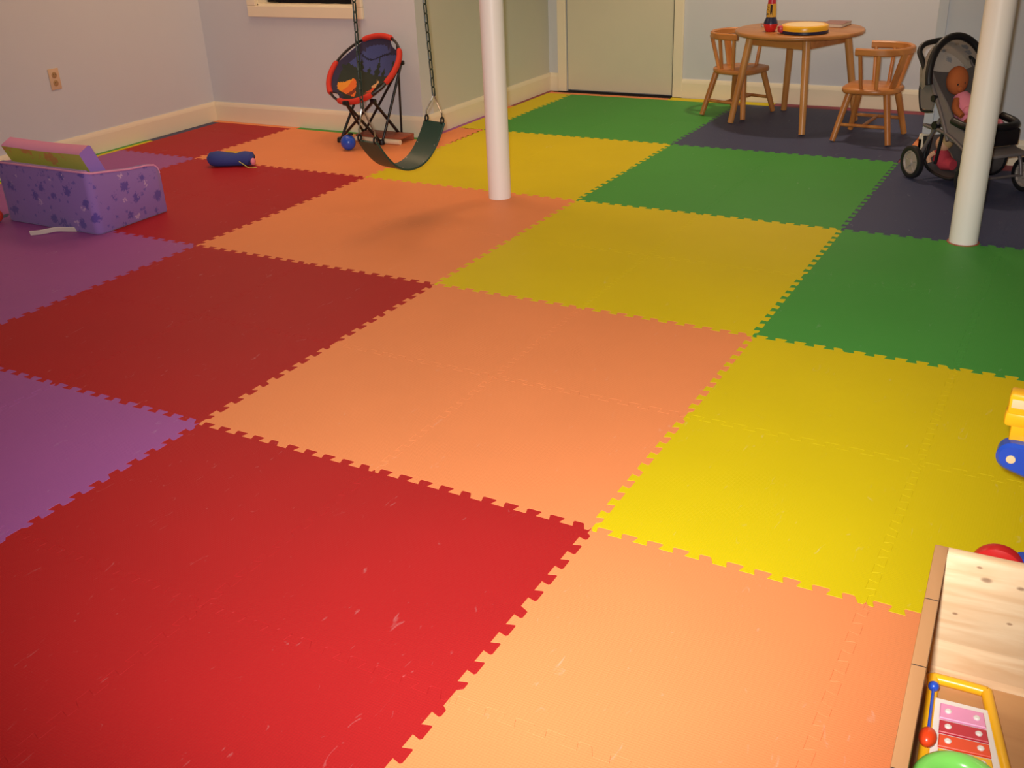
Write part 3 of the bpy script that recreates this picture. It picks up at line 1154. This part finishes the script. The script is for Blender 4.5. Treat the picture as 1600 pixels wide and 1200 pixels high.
# things on the table
tp = tz + 0.0005
bo = thing('toy_bottle', 'skittle shaped toy bottle, red base, navy body and yellow label, on table', 'toy', (0.345, 4.285, tp))
b = NB(); lathe(b, [(0.024, 0), (0.027, 0.003), (0.041, 0.038), (0.040, 0.043)], 28); link('base', b, M['red_pl'], bo)
b = NB(); lathe(b, [(0.039, 0.043), (0.037, 0.055), (0.029, 0.072), (0.027, 0.080)], 28); link('body', b, M['navy_pl'], bo)
b = NB(); lathe(b, [(0.027, 0.080), (0.0258, 0.115), (0.0240, 0.150)], 28)
lb = link('label_band', b, M['yellow_skin'], bo)
b = NB()
for (a, z, sx, sz) in ((-2.75, 0.134, 0.016, 0.036), (-1.35, 0.15, 0.012, 0.07), (-2.35, 0.172, 0.006, 0.005), (-2.0, 0.166, 0.008, 0.006), (-2.15, 0.154, 0.006, 0.006), (-1.85, 0.146, 0.007, 0.005), (-2.1, 0.128, 0.010, 0.008)):
    z = 0.080 + (z - 0.11) * 0.9
    sz *= 0.9
    rr = 0.0268 - (z - 0.08) * 0.042
    box(b, (rr * math.cos(a), rr * math.sin(a), z), (0.0016, sx, sz), 0.0004, rot=Matrix.Rotation(a, 4, 'Z'))
link('label_marks', b, M['dark_gap'], lb)
b = NB(); lathe(b, [(0.0225, 0.150), (0.021, 0.180), (0.019, 0.215), (0.012, 0.228)], 28); link('neck', b, M['crimson_pl'], bo)

dr = thing('toy_drum', 'round yellow toy tambourine with blue underside and red grip on table', 'toy drum', (0.545, 4.268, tp), 0.2)
b = NB(); lathe(b, [(0.122, 0), (0.130, 0.004), (0.130, 0.018)], 48); link('lower_shell', b, M['navy_pl'], dr)
b = NB(); lathe(b, [(0.130, 0.018), (0.131, 0.034), (0.127, 0.043), (0.118, 0.046), (0.106, 0.045)], 48); link('upper_rim', b, M['yellow_pl'], dr)
b = NB(); lathe(b, [(0.001, 0.0465), (0.07, 0.0465), (0.105, 0.0452)], 40); link('drum_skin', b, M['cream_skin'], dr)
b = NB(); box(b, (-0.120, -0.035, 0.024), (0.045, 0.05, 0.036), 0.010, rot=Matrix.Rotation(0.3, 4, 'Z')); link('grip', b, M['crimson_pl'], dr)


def book(loc, rz, size, m, label):
    t = thing('picture_book', label, 'book', loc, rz, 'books lying on the round table')
    sx, sy, sz = size
    b = NB(); box(b, (0, 0, sz / 2), (sx - 0.006, sy - 0.006, sz - 0.004), 0.0005); link('pages', b, M['paper'], t)
    b = NB(); box(b, (0, 0, sz - 0.001), (sx, sy, 0.002), 0.0005); box(b, (0, 0, 0.001), (sx, sy, 0.002), 0.0005)
    box(b, (-sx / 2 + 0.001, 0, sz / 2), (0.002, sy, sz), 0.0005)
    link('cover', b, m, t)


book((0.40, 4.575, tp), 0.02, (0.33, 0.21, 0.014), M['book_grey'], 'grey covered flat book lying behind the toy bottle on the table')
book((0.640, 4.60, tp), -0.1, (0.13, 0.17, 0.020), M['book_mauve'], 'smaller brown grey book at the back right of the tabletop')

# ------------------------------------------------------------------ purple foam sofa
sf = thing('toddler_sofa', 'small purple printed foam sofa seen from behind by the left wall', 'sofa', (-2.057, 1.15, 0))
SW = 0.632


def soft(c, s, bev, rot=None):
    b = NB(); box(b, c, s, bev, rot=rot, seg=4); return b


# one foam shell: arm, rounded corner, back, rounded corner, arm
WS = 0.022
xs = SW / 2 - WS
path = [(xs, 0.405, 0.190), (xs, 0.398, 0.218), (xs, 0.38, 0.233), (xs, 0.34, 0.241), (xs, 0.24, 0.247), (xs, 0.13, 0.263)]
for k in range(7):
    a = PI / 2 * k / 6
    path.append((xs - 0.012 + 0.012 * math.cos(a), 0.034 - 0.012 * math.sin(a), 0.276 + 0.008 * math.sin(a)))
half = path[:]
path = half + [(0.1, WS, 0.284), (-0.1, WS, 0.284)] + [(-x, y, z) for x, y, z in reversed(half)]
b = NB()
cen = [Vector((x, y, 0)) for x, y, z in path]
Tn, _n = frames(cen, False)
rows = []
for c, t, (x, y, h) in zip(cen, Tn, path):
    nrm = Vector((-t.y, t.x, 0))
    w = WS
    prof = [(-w + 0.008, 0.0), (-w, 0.008), (-w, h - 0.014), (-w + 0.005, h - 0.004), (-w + 0.012, h), (w - 0.012, h), (w - 0.005, h - 0.004), (w, h - 0.014), (w, 0.008), (w - 0.008, 0.0)]
    rows.append([b.verts.new(c + nrm * d + Vector((0, 0, z))) for d, z in prof])
for i in range(len(rows) - 1):
    for k in range(10):
        b.faces.new((rows[i][k], rows[i][(k + 1) % 10], rows[i + 1][(k + 1) % 10], rows[i + 1][k]))
b.faces.new(rows[0]); b.faces.new(rows[-1])
link('shell', b, M['purple_fab'], sf, angle=60)
# pink piping along the top edges
for sgn in (1, -1):
    b = NB()
    pp = []
    for c, t, (x, y, h) in list(zip(cen, Tn, path)):
        nrm = Vector((-t.y, t.x, 0))
        q = c + nrm * (WS - 0.004) + Vector((0, 0, h - 0.003))
        pp.append(q)
    if sgn == 1:
        tube(b, pp, 0.0045, 8)
        link('piping', b, M['pink_fab'], sf)
    else:
        b.free()
link('seat_base', soft((0, 0.245, 0.065), (SW - 0.092, 0.33, 0.13), 0.02), M['lilac_fab'], sf)
# leaning back cushion: lilac body, lime printed face toward the room, pink top
b = NB()
rot = Matrix.Rotation(math.radians(24), 4, 'X')
NXc = 16
cw, chh, ct = 0.53, 0.25, 0.072
ringsc = []
for i in range(NXc + 1):
    x = -cw / 2 + cw * i / NXc
    sag = -0.016 * math.sin(PI * i / NXc)
    bow = 0.012 * math.sin(PI * i / NXc)
    pr = [(-ct / 2, -chh / 2), (-ct / 2, chh / 2 + sag - 0.004), (-ct / 2 + 0.008, chh / 2 + sag), (ct / 2 - 0.008, chh / 2 + sag), (ct / 2, chh / 2 + sag - 0.008), (ct / 2, -chh / 2)]
    ringsc.append([b.verts.new(rot @ Vector((x, y + bow, z))) for y, z in pr])
for i in range(NXc):
    for k in range(6):
        f = b.faces.new((ringsc[i][k], ringsc[i][(k + 1) % 6], ringsc[i + 1][(k + 1) % 6], ringsc[i + 1][k]))
        f.material_index = {0: 1, 1: 2, 2: 2, 3: 2}.get(k, 0)
b.faces.new(ringsc[0]); b.faces.new(ringsc[-1])
link('back_cushion', b, [M['lilac_fab'], M['lime_fab'], M['pink_fab']], sf, loc=(-0.022, 0.125, 0.252), angle=50)
b = NB()
pts = [(0.165, -0.003, 0.013), (0.13, -0.020, 0.014), (0.09, -0.050, 0.018), (0.05, -0.095, 0.014), (0.015, -0.130, 0.014)]
ribbon(b, spline(pts, 6), 0.028, 0.0025, (0.35, -0.4, 0.85)); link('ribbon_tag', b, M['ribbon'], sf)
# something red at the sofa's left end, cut by the frame
b = NB(); ball(b, (0, 0, 0.033), 0.033, 20)
tag(link('toy_ball', b, M['red_fab'], loc=(-2.392, 1.106, 0)), 'small red ball at the far left edge in front of the sofa', 'ball')

# ------------------------------------------------------------------ blue toy on the red tile
bt = thing('plush_toy', 'blue bean shaped plush toy with yellow back and pink end on floor', 'toy', (-2.09, 2.375, 0), math.radians(22))
b = NB()
prof = [(-0.125, 0.012), (-0.120, 0.030), (-0.105, 0.040), (-0.07, 0.043), (-0.02, 0.039), (0.03, 0.036), (0.08, 0.040), (0.110, 0.038), (0.118, 0.026)]
tube(b, [(x, 0.008 * math.sin(x * 20), max(r, 0.03)) for x, r in prof], [r for _, r in prof], 18)
link('body', b, M['blue_pl'] if False else plain('blue_plush', (52, 66, 138), 0.7, bump=0.3, bscale=30), bt)
b = NB()
tube(b, [(-0.075, 0.016, 0.044), (-0.03, 0.020, 0.046), (0.02, 0.018, 0.045), (0.07, 0.016, 0.047), (0.105, 0.014, 0.046)], [0.020, 0.034, 0.032, 0.030, 0.024], 14)
link('back_patch', b, plain('yellow_plush', (214, 168, 20), 0.75), bt)
b = NB(); ball(b, (0.126, -0.006, 0.026), 0.022, 14, scale=(0.6, 1, 1)); link('end_cap', b, M['doll_pink'], bt)
b = NB(); tube(b, spline([(0.118, 0.012, 0.058), (0.130, 0.006, 0.056), (0.134, -0.006, 0.046)], 5), 0.006, 8); link('handle_loop', b, M['navy_pl'], bt)
b = NB(); tube(b, spline([(0.06, -0.042, 0.034), (0.09, -0.055, 0.020), (0.12, -0.062, 0.004), (0.16, -0.05, 0.003)], 6), 0.0022, 6); link('cord', b, plain('yellow_cord', (204, 200, 90), 0.7), bt)

# ------------------------------------------------------------------ doll stroller
st = thing('doll_stroller', 'grey and black four wheeled doll stroller behind the right column', 'stroller', (1.58, 3.335, 0), math.radians(-45))
HL, HW, WR = 0.20, 0.152, 0.078
for sx in (-1, 1):
    for sy in (-1, 1):
        w = bpy.data.objects.new('wheel', None)
        b = NB()
        yc = sy * HW
        lathe(b, [(0.056, -0.014), (0.066, -0.016), (0.076, -0.011), (0.078, 0.0), (0.076, 0.011), (0.066, 0.016), (0.056, 0.014), (0.054, 0.0), (0.056, -0.014)], 36, (0, 0, 0), 'Y', cap=False)
        wh = link('wheel', b, M['tyre'], st, loc=(sx * HL, yc, WR))
        bpy.data.objects.remove(w)
        b = NB()
        lathe(b, [(0.055, -0.010), (0.055, 0.010), (0.048, 0.012), (0.044, 0.006), (0.018, 0.008), (0.014, 0.017), (0.001, 0.018)], 30, (0, 0, 0), 'Y', cap=False)
        lathe(b, [(0.055, -0.010), (0.048, -0.012), (0.044, -0.006), (0.018, -0.008), (0.014, -0.017), (0.001, -0.018)], 30, (0, 0, 0), 'Y', cap=False)
        for k in range(5):
            a = 2 * PI * k / 5 + 0.3
            box(b, (0.031 * math.cos(a), 0, 0.031 * math.sin(a)), (0.034, 0.022, 0.008), 0.002, rot=Matrix.Rotation(-a, 4, 'Y'))
        link('hub', b, M['hub'], wh)
for sx in (-1, 1):
    b = NB(); rod(b, (sx * HL, -HW + 0.012, WR), (sx * HL, HW - 0.012, WR), 0.006); link('axle', b, M['grey_tube'], st)
YF_ = 0.128
for s in (-1, 1):
    y = s * YF_
    b = NB()
    tube(b, spline([(-HL, y, WR), (-0.115, y, 0.225), (-0.07, y, 0.30)], 6), 0.0085, 10)
    tube(b, spline([(HL, y, WR), (0.16, y, 0.17), (0.02, y, 0.235), (-0.10, y, 0.255)], 6), 0.0085, 10)
    link('side_frame', b, M['grey_tube'], st)
    b = NB()
    tube(b, spline([(0.0, y, 0.215), (-0.075, y, 0.33), (-0.17, y, 0.45), (-0.235, y, 0.52)], 6), 0.0095, 10)
    link('handle_post', b, M['grey_tube'], st)
    b = NB()
    tube(b, spline([(-0.175, y + s * 0.004, 0.455), (-0.255, y + s * 0.004, 0.545), (-0.285, y * 0.97, 0.575), (-0.300, y * 0.72, 0.60), (-0.295, y * 0.25, 0.612), (-0.295, 0, 0.613)], 8), 0.0125, 12)
    link('handle', b, M['black'], st)
    b = NB(); lathe(b, [(0.018, -0.012), (0.02, 0), (0.018, 0.012)], 14, (-0.095, y, 0.268), 'Y'); link('joint', b, M['black'], st)
    b = NB(); lathe(b, [(0.015, -0.012), (0.017, 0), (0.015, 0.012)], 14, (-0.125, y * 1.02, 0.385), 'Y'); link('joint', b, M['black'], st)
# rear support loop seen under the seat
b = NB(); tube(b, spline([(-0.09, -YF_, 0.25), (-0.18, -YF_, 0.255), (-0.19, -YF_ * 0.6, 0.245), (-0.19, 0, 0.24), (-0.19, YF_ * 0.6, 0.245), (-0.18, YF_, 0.255), (-0.09, YF_, 0.25)], 5), 0.0065, 8)
link('brake_bar', b, M['grey_tube'], st)
# seat sling


def sheet(bm, sec, ys, th, mat=0, sag=0.0):
    rows = []
    for (x, z) in sec:
        rows.append([bm.verts.new((x - 0.0, y, z - sag * (1 - (y / max(abs(ys[0]), 1e-6)) ** 2))) for y in ys])
    fs = []
    for i in range(len(rows) - 1):
        for k in range(len(ys) - 1):
            f = bm.faces.new((rows[i][k], rows[i][k + 1], rows[i + 1][k + 1], rows[i + 1][k])); f.material_index = mat; fs.append(f)
    bmesh.ops.solidify(bm, geom=fs, thickness=th)
    return bm


ysec = [-0.118 + 0.236 * k / 10 for k in range(11)]
b = NB()
sec = [Vector((0.13, 0, 0.225)), Vector((0.06, 0, 0.215)), Vector((0.0, 0, 0.215)), Vector((-0.06, 0, 0.29)), Vector((-0.13, 0, 0.40)), Vector((-0.20, 0, 0.50))]
sheet(b, [(p.x, p.z) for p in spline(sec, 4)], ysec, 0.010, sag=0.018)
link('seat', b, M['grey_solid'], st)
b = NB()
for s in (-1, 1):
    y = s * 0.12
    prism(b, [(0.12, 0.215), (0.12, 0.265), (0.03, 0.29), (-0.05, 0.375), (-0.12, 0.43), (-0.19, 0.50), (-0.10, 0.345), (-0.03, 0.245), (0.0, 0.215)], y - 0.004, y + 0.004)
mt = Matrix(((1, 0, 0, 0), (0, 0, 1, 0), (0, 1, 0, 0), (0, 0, 0, 1)))
bmesh.ops.transform(b, matrix=mt, verts=b.verts)
link('side_panel', b, M['grey_solid'], st)
# black side pouch hanging behind
b = NB()
tube(b, spline([(-0.20, -0.126, 0.48), (-0.245, -0.126, 0.42), (-0.225, -0.126, 0.33), (-0.20, -0.126, 0.315), (-0.14, -0.126, 0.325)], 6), 0.006, 8)
link('seat_edge', b, M['black'], st)
b = NB()
prism(b, [(-0.20, 0.47), (-0.243, 0.42), (-0.224, 0.325), (-0.14, 0.325), (-0.13, 0.38)], -0.128, -0.124)
bmesh.ops.transform(b, matrix=mt, verts=b.verts)
link('side_flap', b, M['grey_solid'], st)
# canopy: hood with thick black front hoop
CY = 0.158


def hoop(cx, cz, rx, rz, tilt, n=24, a0=0.0, a1=PI):
    out = []
    for k in range(n + 1):
        a = a0 + (a1 - a0) * k / n
        h = math.sin(a) * rz
        out.append(Vector((cx - h * math.sin(tilt), -math.cos(a) * rx, cz + h * math.cos(tilt))))
    return out


h1 = hoop(-0.145, 0.445, CY, 0.205, math.radians(18))
h2 = hoop(-0.170, 0.435, CY, 0.205, math.radians(34))
h3 = hoop(-0.185, 0.425, CY * 0.97, 0.180, math.radians(52))
h4 = hoop(-0.195, 0.415, CY * 0.94, 0.120, math.radians(72))
b = NB()
rows = [[b.verts.new(p) for p in h] for h in (h1, h2, h3, h4)]
for i in range(3):
    for k in range(24):
        b.faces.new((rows[i][k], rows[i][k + 1], rows[i + 1][k + 1], rows[i + 1][k]))
bmesh.ops.solidify(b, geom=b.faces[:], thickness=0.004)
link('canopy', b, M['grey_fab'], st)
b = NB(); tube(b, h1, 0.017, 10); link('canopy_hoop', b, M['black'], st)
b = NB()
hb = hoop(-0.19, 0.43, 0.118, 0.175, math.radians(42))
rows = [[b.verts.new(p) for p in hb], [b.verts.new(Vector((-0.188, p.y, 0.425))) for p in hb]]
for k in range(24):
    b.faces.new((rows[0][k], rows[0][k + 1], rows[1][k + 1], rows[1][k]))
link('canopy_back', b, M['grey_fab'], st)
b = NB(); tube(b, [Vector((-0.165 - 0.02 * math.sin(a), -0.118 * math.cos(a), 0.458 - 0.018 * math.sin(a))) for a in [PI * k / 12 for k in range(13)]], 0.006, 8)
link('canopy_seam', b, M['black'], st)
# bumper tray and foot rest
b = NB(); tube(b, spline([(0.02, -0.13, 0.31), (0.10, -0.13, 0.30), (0.155, -0.09, 0.295), (0.165, 0, 0.295), (0.155, 0.09, 0.295), (0.10, 0.13, 0.30), (0.02, 0.13, 0.31)], 6), 0.017, 10)
link('bumper_bar', b, M['black'], st)
b = NB(); box(b, (0.175, 0, 0.185), (0.10, 0.25, 0.016), 0.005, rot=Matrix.Rotation(0.12, 4, 'Y')); link('foot_rest', b, M['grey_solid'], st)
b = NB(); box(b, (0.15, 0, 0.245), (0.03, 0.235, 0.075), 0.008); link('leg_panel', b, M['black'], st)
# under-seat mesh basket
b = NB()
secb = [Vector((-0.19, 0, 0.20)), Vector((-0.165, 0, 0.08)), Vector((-0.09, 0, 0.045)), Vector((0.03, 0, 0.045)), Vector((0.10, 0, 0.09)), Vector((0.12, 0, 0.16))]
sheet(b, [(p.x, p.z) for p in spline(secb, 4)], [-0.105 + 0.21 * k / 8 for k in range(9)], 0.005)
link('basket', b, M['grey_solid'], st)
b = NB()
for s in (-1, 1):
    tube(b, spline([(-0.19, s * 0.107, 0.20), (-0.165, s * 0.107, 0.08), (-0.09, s * 0.107, 0.045), (0.03, s * 0.107, 0.045), (0.10, s * 0.107, 0.09), (0.12, s * 0.107, 0.16)], 5), 0.007, 8)
link('basket_rim', b, M['black'], st)
b = NB()
for s in (-1, 1):
    for x in (-0.16, -0.09):
        rod(b, (x, s * 0.107, 0.09), (x + 0.035, s * 0.116, 0.24), 0.008)
link('basket_strap', b, M['black'], st)

# dolls
import mathutils


def w2(p):      # stroller-local point to world
    return Matrix.Translation((1.58, 3.335, 0)) @ Matrix.Rotation(math.radians(-45), 4, 'Z') @ Vector(p)


dl = thing('plush_doll', 'brown headed plush doll in pink dress sitting in the stroller', 'doll', w2((-0.035, 0, 0.262)), math.radians(-45))
b = NB()
ball(b, (-0.088, -0.025, 0.195), 0.052, 22, scale=(0.9, 0.95, 1.25), rot=Matrix.Rotation(-0.3, 4, 'X') @ Matrix.Rotation(-0.35, 4, 'Y'))
ball(b, (-0.05, -0.035, 0.165), 0.016, 12)
link('head', b, M['doll_brown'], dl)
b = NB()
for (y, z) in ((-0.055, 0.185), (-0.020, 0.19)):
    ball(b, (-0.042, y, z), 0.004, 8)
link('eyes', b, M['black'], dl)
b = NB()
tube(b, [(-0.07, -0.01, 0.130), (-0.045, -0.008, 0.10), (-0.015, -0.005, 0.06), (0.015, 0, 0.03)], [0.034, 0.05, 0.058, 0.05], 16)
for k in range(8):
    a = 2 * PI * k / 8
    ball(b, (0.005 + 0.02 * math.cos(a), 0.045 * math.sin(a), 0.055 + 0.03 * math.cos(a)), 0.022, 10)
link('dress', b, M['doll_pink'], dl)
for s in (-1, 1):
    b = NB(); tube(b, spline([(-0.045, s * 0.045, 0.115), (-0.01, s * 0.075, 0.085), (0.035, s * 0.07, 0.06)], 4), [0.017] * 7 + [0.014] * 2, 10); link('arm', b, M['doll_brown'], dl)
    b = NB(); tube(b, spline([(0.02, s * 0.03, 0.03), (0.07, s * 0.04, 0.035), (0.115, s * 0.05, 0.02)], 4), 0.018, 10); link('leg', b, M['doll_brown'], dl)
    b = NB(); ball(b, (0.128, s * 0.055, 0.026), 0.022, 12, scale=(1, 0.9, 1.2)); link('shoe', b, M['doll_pink'], dl)
d2 = thing('baby_doll', 'fair faced baby doll in red clothes lying in the stroller basket', 'doll', w2((-0.09, -0.03, 0.052)), math.radians(-45))
b = NB(); ball(b, (-0.035, -0.02, 0.118), 0.036, 18, scale=(0.95, 0.95, 1.05)); link('head', b, M['doll_skin'], d2)
b = NB(); ball(b, (-0.028, -0.012, 0.128), 0.037, 18, scale=(0.9, 0.95, 0.95)); link('hair', b, plain('doll_hair', (196, 160, 108), 0.8), d2)
b = NB(); tube(b, [(-0.04, -0.025, 0.090), (-0.035, -0.02, 0.055), (-0.015, -0.005, 0.028), (0.03, 0.0, 0.028)], [0.026, 0.042, 0.038, 0.024], 14); link('body', b, M['doll_red'], d2)
for s in (-1, 1):
    b = NB(); tube(b, spline([(-0.045, s * 0.03 - 0.02, 0.078), (-0.06, s * 0.055 - 0.015, 0.055), (-0.05, s * 0.06 - 0.01, 0.03)], 4), 0.011, 8); link('arm', b, M['doll_skin'], d2)

# ------------------------------------------------------------------ toy chest, foreground
RIM = 0.42
tc_ = thing('toy_chest', 'open pine toy chest at the bottom right corner', 'toy chest', (1.964, -0.382, 0), math.radians(2.9))
CW, CD, BT = 0.62, 0.92, 0.0185      # width, depth, board thickness
b = NB(); box(b, (0, 0, 0), (BT, CD, RIM), 0.0015)
link('side_board', b, M['cedar_edge'], tc_, loc=(BT / 2, -CD / 2, RIM / 2))
b = NB(); box(b, (0, 0, 0), (BT, CD, RIM), 0.0015)
link('side_board', b, M['cedar_edge'], tc_, loc=(CW - BT / 2, -CD / 2, RIM / 2))
b = NB(); box(b, (CW / 2, 0, -RIM / 2), (CW - 2 * BT, BT, RIM), 0.001)
link('end_board', b, M['cedar'], tc_, loc=(0, -BT / 2 - 0.0005, RIM))
b = NB(); box(b, (CW / 2, 0, -RIM / 2), (CW - 2 * BT, BT, RIM), 0.001)
link('end_board', b, M['cedar'], tc_, loc=(0, -CD + BT / 2 + 0.0005, RIM))
b = NB(); box(b, (CW / 2, -CD / 2, 0.19), (CW - 2 * BT, CD - 2 * BT - 0.002, 0.014))
link('bottom_board', b, M['cedar_floor'], tc_)
for y in (-0.140, -0.285, -0.47, -0.65):
    b = NB(); box(b, (BT / 2, y, RIM + 0.0002), (BT - 0.001, 0.0012, 0.0006)); link('joint_line', b, M['dark_gap'], tc_)

# xylophone lying in the chest
XZ = 0.1972
xy = thing('toy_xylophone', 'toy xylophone with yellow frame and rainbow bars inside the toy chest', 'xylophone', (0, 0, XZ))
tl, tr_, br_, bl_ = Vector((1.9905, -0.4216, 0)), Vector((2.073, -0.4185, 0)), Vector((2.140, -0.665, 0)), Vector((2.012, -0.69, 0))


def q2(s, t, z=0.0):      # s across 0..1, t from the handle 0..1
    return tl.lerp(tr_, s).lerp(bl_.lerp(br_, s), t) + Vector((0, 0, z))


b = NB()
loop = spline([q2(0.06, 0.10), q2(0.06, 0.03), q2(0.12, 0.02), q2(0.88, 0.02), q2(0.95, 0.04), q2(0.955, 0.12), q2(0.96, 0.5), q2(0.965, 0.93), q2(0.9, 0.98), q2(0.1, 0.98), q2(0.04, 0.93), q2(0.05, 0.5)], 4, True)
tube(b, [p + Vector((0, 0, 0.014)) for p in loop], 0.0085, 10, closed=True)
link('frame', b, M['yellow_pl'], xy)
b = NB()
prism(b, [(q2(s, t).x, q2(s, t).y) for s, t in ((0.10, 0.2), (0.90, 0.2), (0.92, 0.97), (0.08, 0.97))], 0.004, 0.020, 0.002)
link('sound_board', b, M['white_pl'], xy)
bars = ['pink_pl', 'crimson_pl', 'scarlet_pl', 'yellow_pl', 'green_pl']
t0 = 0.265
for k, mk in enumerate(bars):
    b = NB()
    t1 = t0 + (0.118 if k == 0 else 0.093)
    cs = [q2(s, t) for s, t in ((0.19, t0), (0.80, t0), (0.805, t1), (0.185, t1))]
    prism(b, [(p.x, p.y) for p in cs], 0.022, 0.0265, 0.001)
    bar = link('tone_bar', b, M[mk], xy)
    for s in (0.30, 0.69):
        b = NB(); p = q2(s, (t0 + t1) / 2)
        lathe(b, [(0.0048, 0.026), (0.0048, 0.028), (0.003, 0.0295)], 14, (p.x, p.y, 0)); link('bar_pin', b, M['white_pl'], bar)
    t0 = t1 + 0.016
ml = thing('xylophone_mallet', 'blue and orange red mallet lying along the left side of the xylophone', 'mallet', (0, 0, XZ))
A, Bm = Vector((2.0005, -0.4769, 0.040)), Vector((2.0085, -0.577, 0.040))
b = NB(); ball(b, A, 0.0078, 16); link('tip', b, M['blue_pl'], ml)
b = NB(); rod(b, A, Bm, 0.0022); link('stick', b, M['blue_pl'], ml)
b = NB(); ball(b, Bm + (Bm - A).normalized() * 0.008, 0.0125, 18, scale=(0.95, 1.35, 0.95)); link('head', b, M['scarlet_pl'], ml)
gr = bpy.data.objects.new('toy_ring', None); bpy.data.objects.remove(gr)
b = NB()
tube(b, [Vector((2.060 + 0.044 * math.cos(a), -0.668 + 0.044 * math.sin(a), 0)) for a in [2 * PI * k / 40 for k in range(40)]], 0.016, 14, closed=True)
tag(link('toy_ring', b, M['green_pl'], loc=(0, 0, XZ + 0.0465)), 'lime green plastic toy ring lying on the xylophone', 'toy ring')
b = NB(); ball(b, (0, 0, 0), 0.036, 20)
tag(link('toy_ball', b, M['crimson_pl'], loc=(2.158, -0.640, XZ + 0.036)), 'dark red toy ball inside the chest right of the xylophone', 'ball')

# ------------------------------------------------------------------ blue, yellow and red push toy behind the chest
pt = thing('push_toy', 'blue and yellow plastic push toy with red wheels behind the toy chest', 'push toy', (2.03, 0.20, 0))
b = NB()
# side panel outline in x (right) and z (up): lobe with the screw, sweeping right and down to the base
pan = []
for k in range(13):
    a = PI * 0.45 + PI * 0.95 * k / 12
    pan.append((0.006 + 0.030 * math.cos(a), 0.290 + 0.030 * math.sin(a)))
pan += [(0.035, 0.250), (0.085, 0.20), (0.115, 0.14), (0.110, 0.085), (0.05, 0.062), (0.05, 0.045), (0.30, 0.045), (0.30, 0.26), (0.22, 0.312), (0.09, 0.318)]
prism(b, pan, -0.02, 0.02, 0.006)
mt = Matrix(((1, 0, 0, 0), (0, 0, -1, 0), (0, 1, 0, 0), (0, 0, 0, 1)))
bmesh.ops.transform(b, matrix=mt, verts=b.verts)
link('side_panel', b, M['blue_pl'], pt, angle=30)
b = NB(); lathe(b, [(0.0085, -0.0195), (0.0085, -0.023), (0.005, -0.0235)], 16, (0.004, 0, 0.288), 'Y'); link('screw', b, M['silver_label'], pt)
b = NB()
box(b, (0.022, 0.02, 0.335), (0.06, 0.036, 0.05), 0.006)
box(b, (0.018, 0.02, 0.362), (0.08, 0.046, 0.030), 0.008)
box(b, (0.018, 0.022, 0.394), (0.074, 0.040, 0.042), 0.006)
box(b, (0.036, 0.025, 0.42), (0.036, 0.030, 0.03), 0.006)
hp = link('hinge_block', b, M['yellow_pl'], pt)
b = NB(); box(b, (0.012, 0.0015, 0.396), (0.05, 0.0012, 0.018), 0.0004); link('sticker', b, M['silver_label'], hp)
b = NB()
tube(b, spline([(0.046, 0.02, 0.425), (0.030, 0.02, 0.442), (0.032, 0.02, 0.468), (0.06, 0.02, 0.49), (0.12, 0.03, 0.50), (0.30, 0.03, 0.50)], 6), 0.012, 12)
link('handle', b, M['blue_pl'], pt)
for x in (0.018, 0.26):
    for y in (-0.025, 0.16):
        if y > 0 and x < 0.1:
            continue
        b = NB(); lathe(b, [(0.002, -0.02), (0.033, -0.019), (0.049, -0.012), (0.052, 0.0), (0.049, 0.012), (0.033, 0.019), (0.002, 0.02)], 30, (x, y - 0.02, 0.052), 'Y'); link('wheel', b, M['red_pl'], pt)
b = NB(); box(b, (0.20, 0.09, 0.06), (0.22, 0.14, 0.02), 0.006); link('base', b, M['blue_pl'], pt)
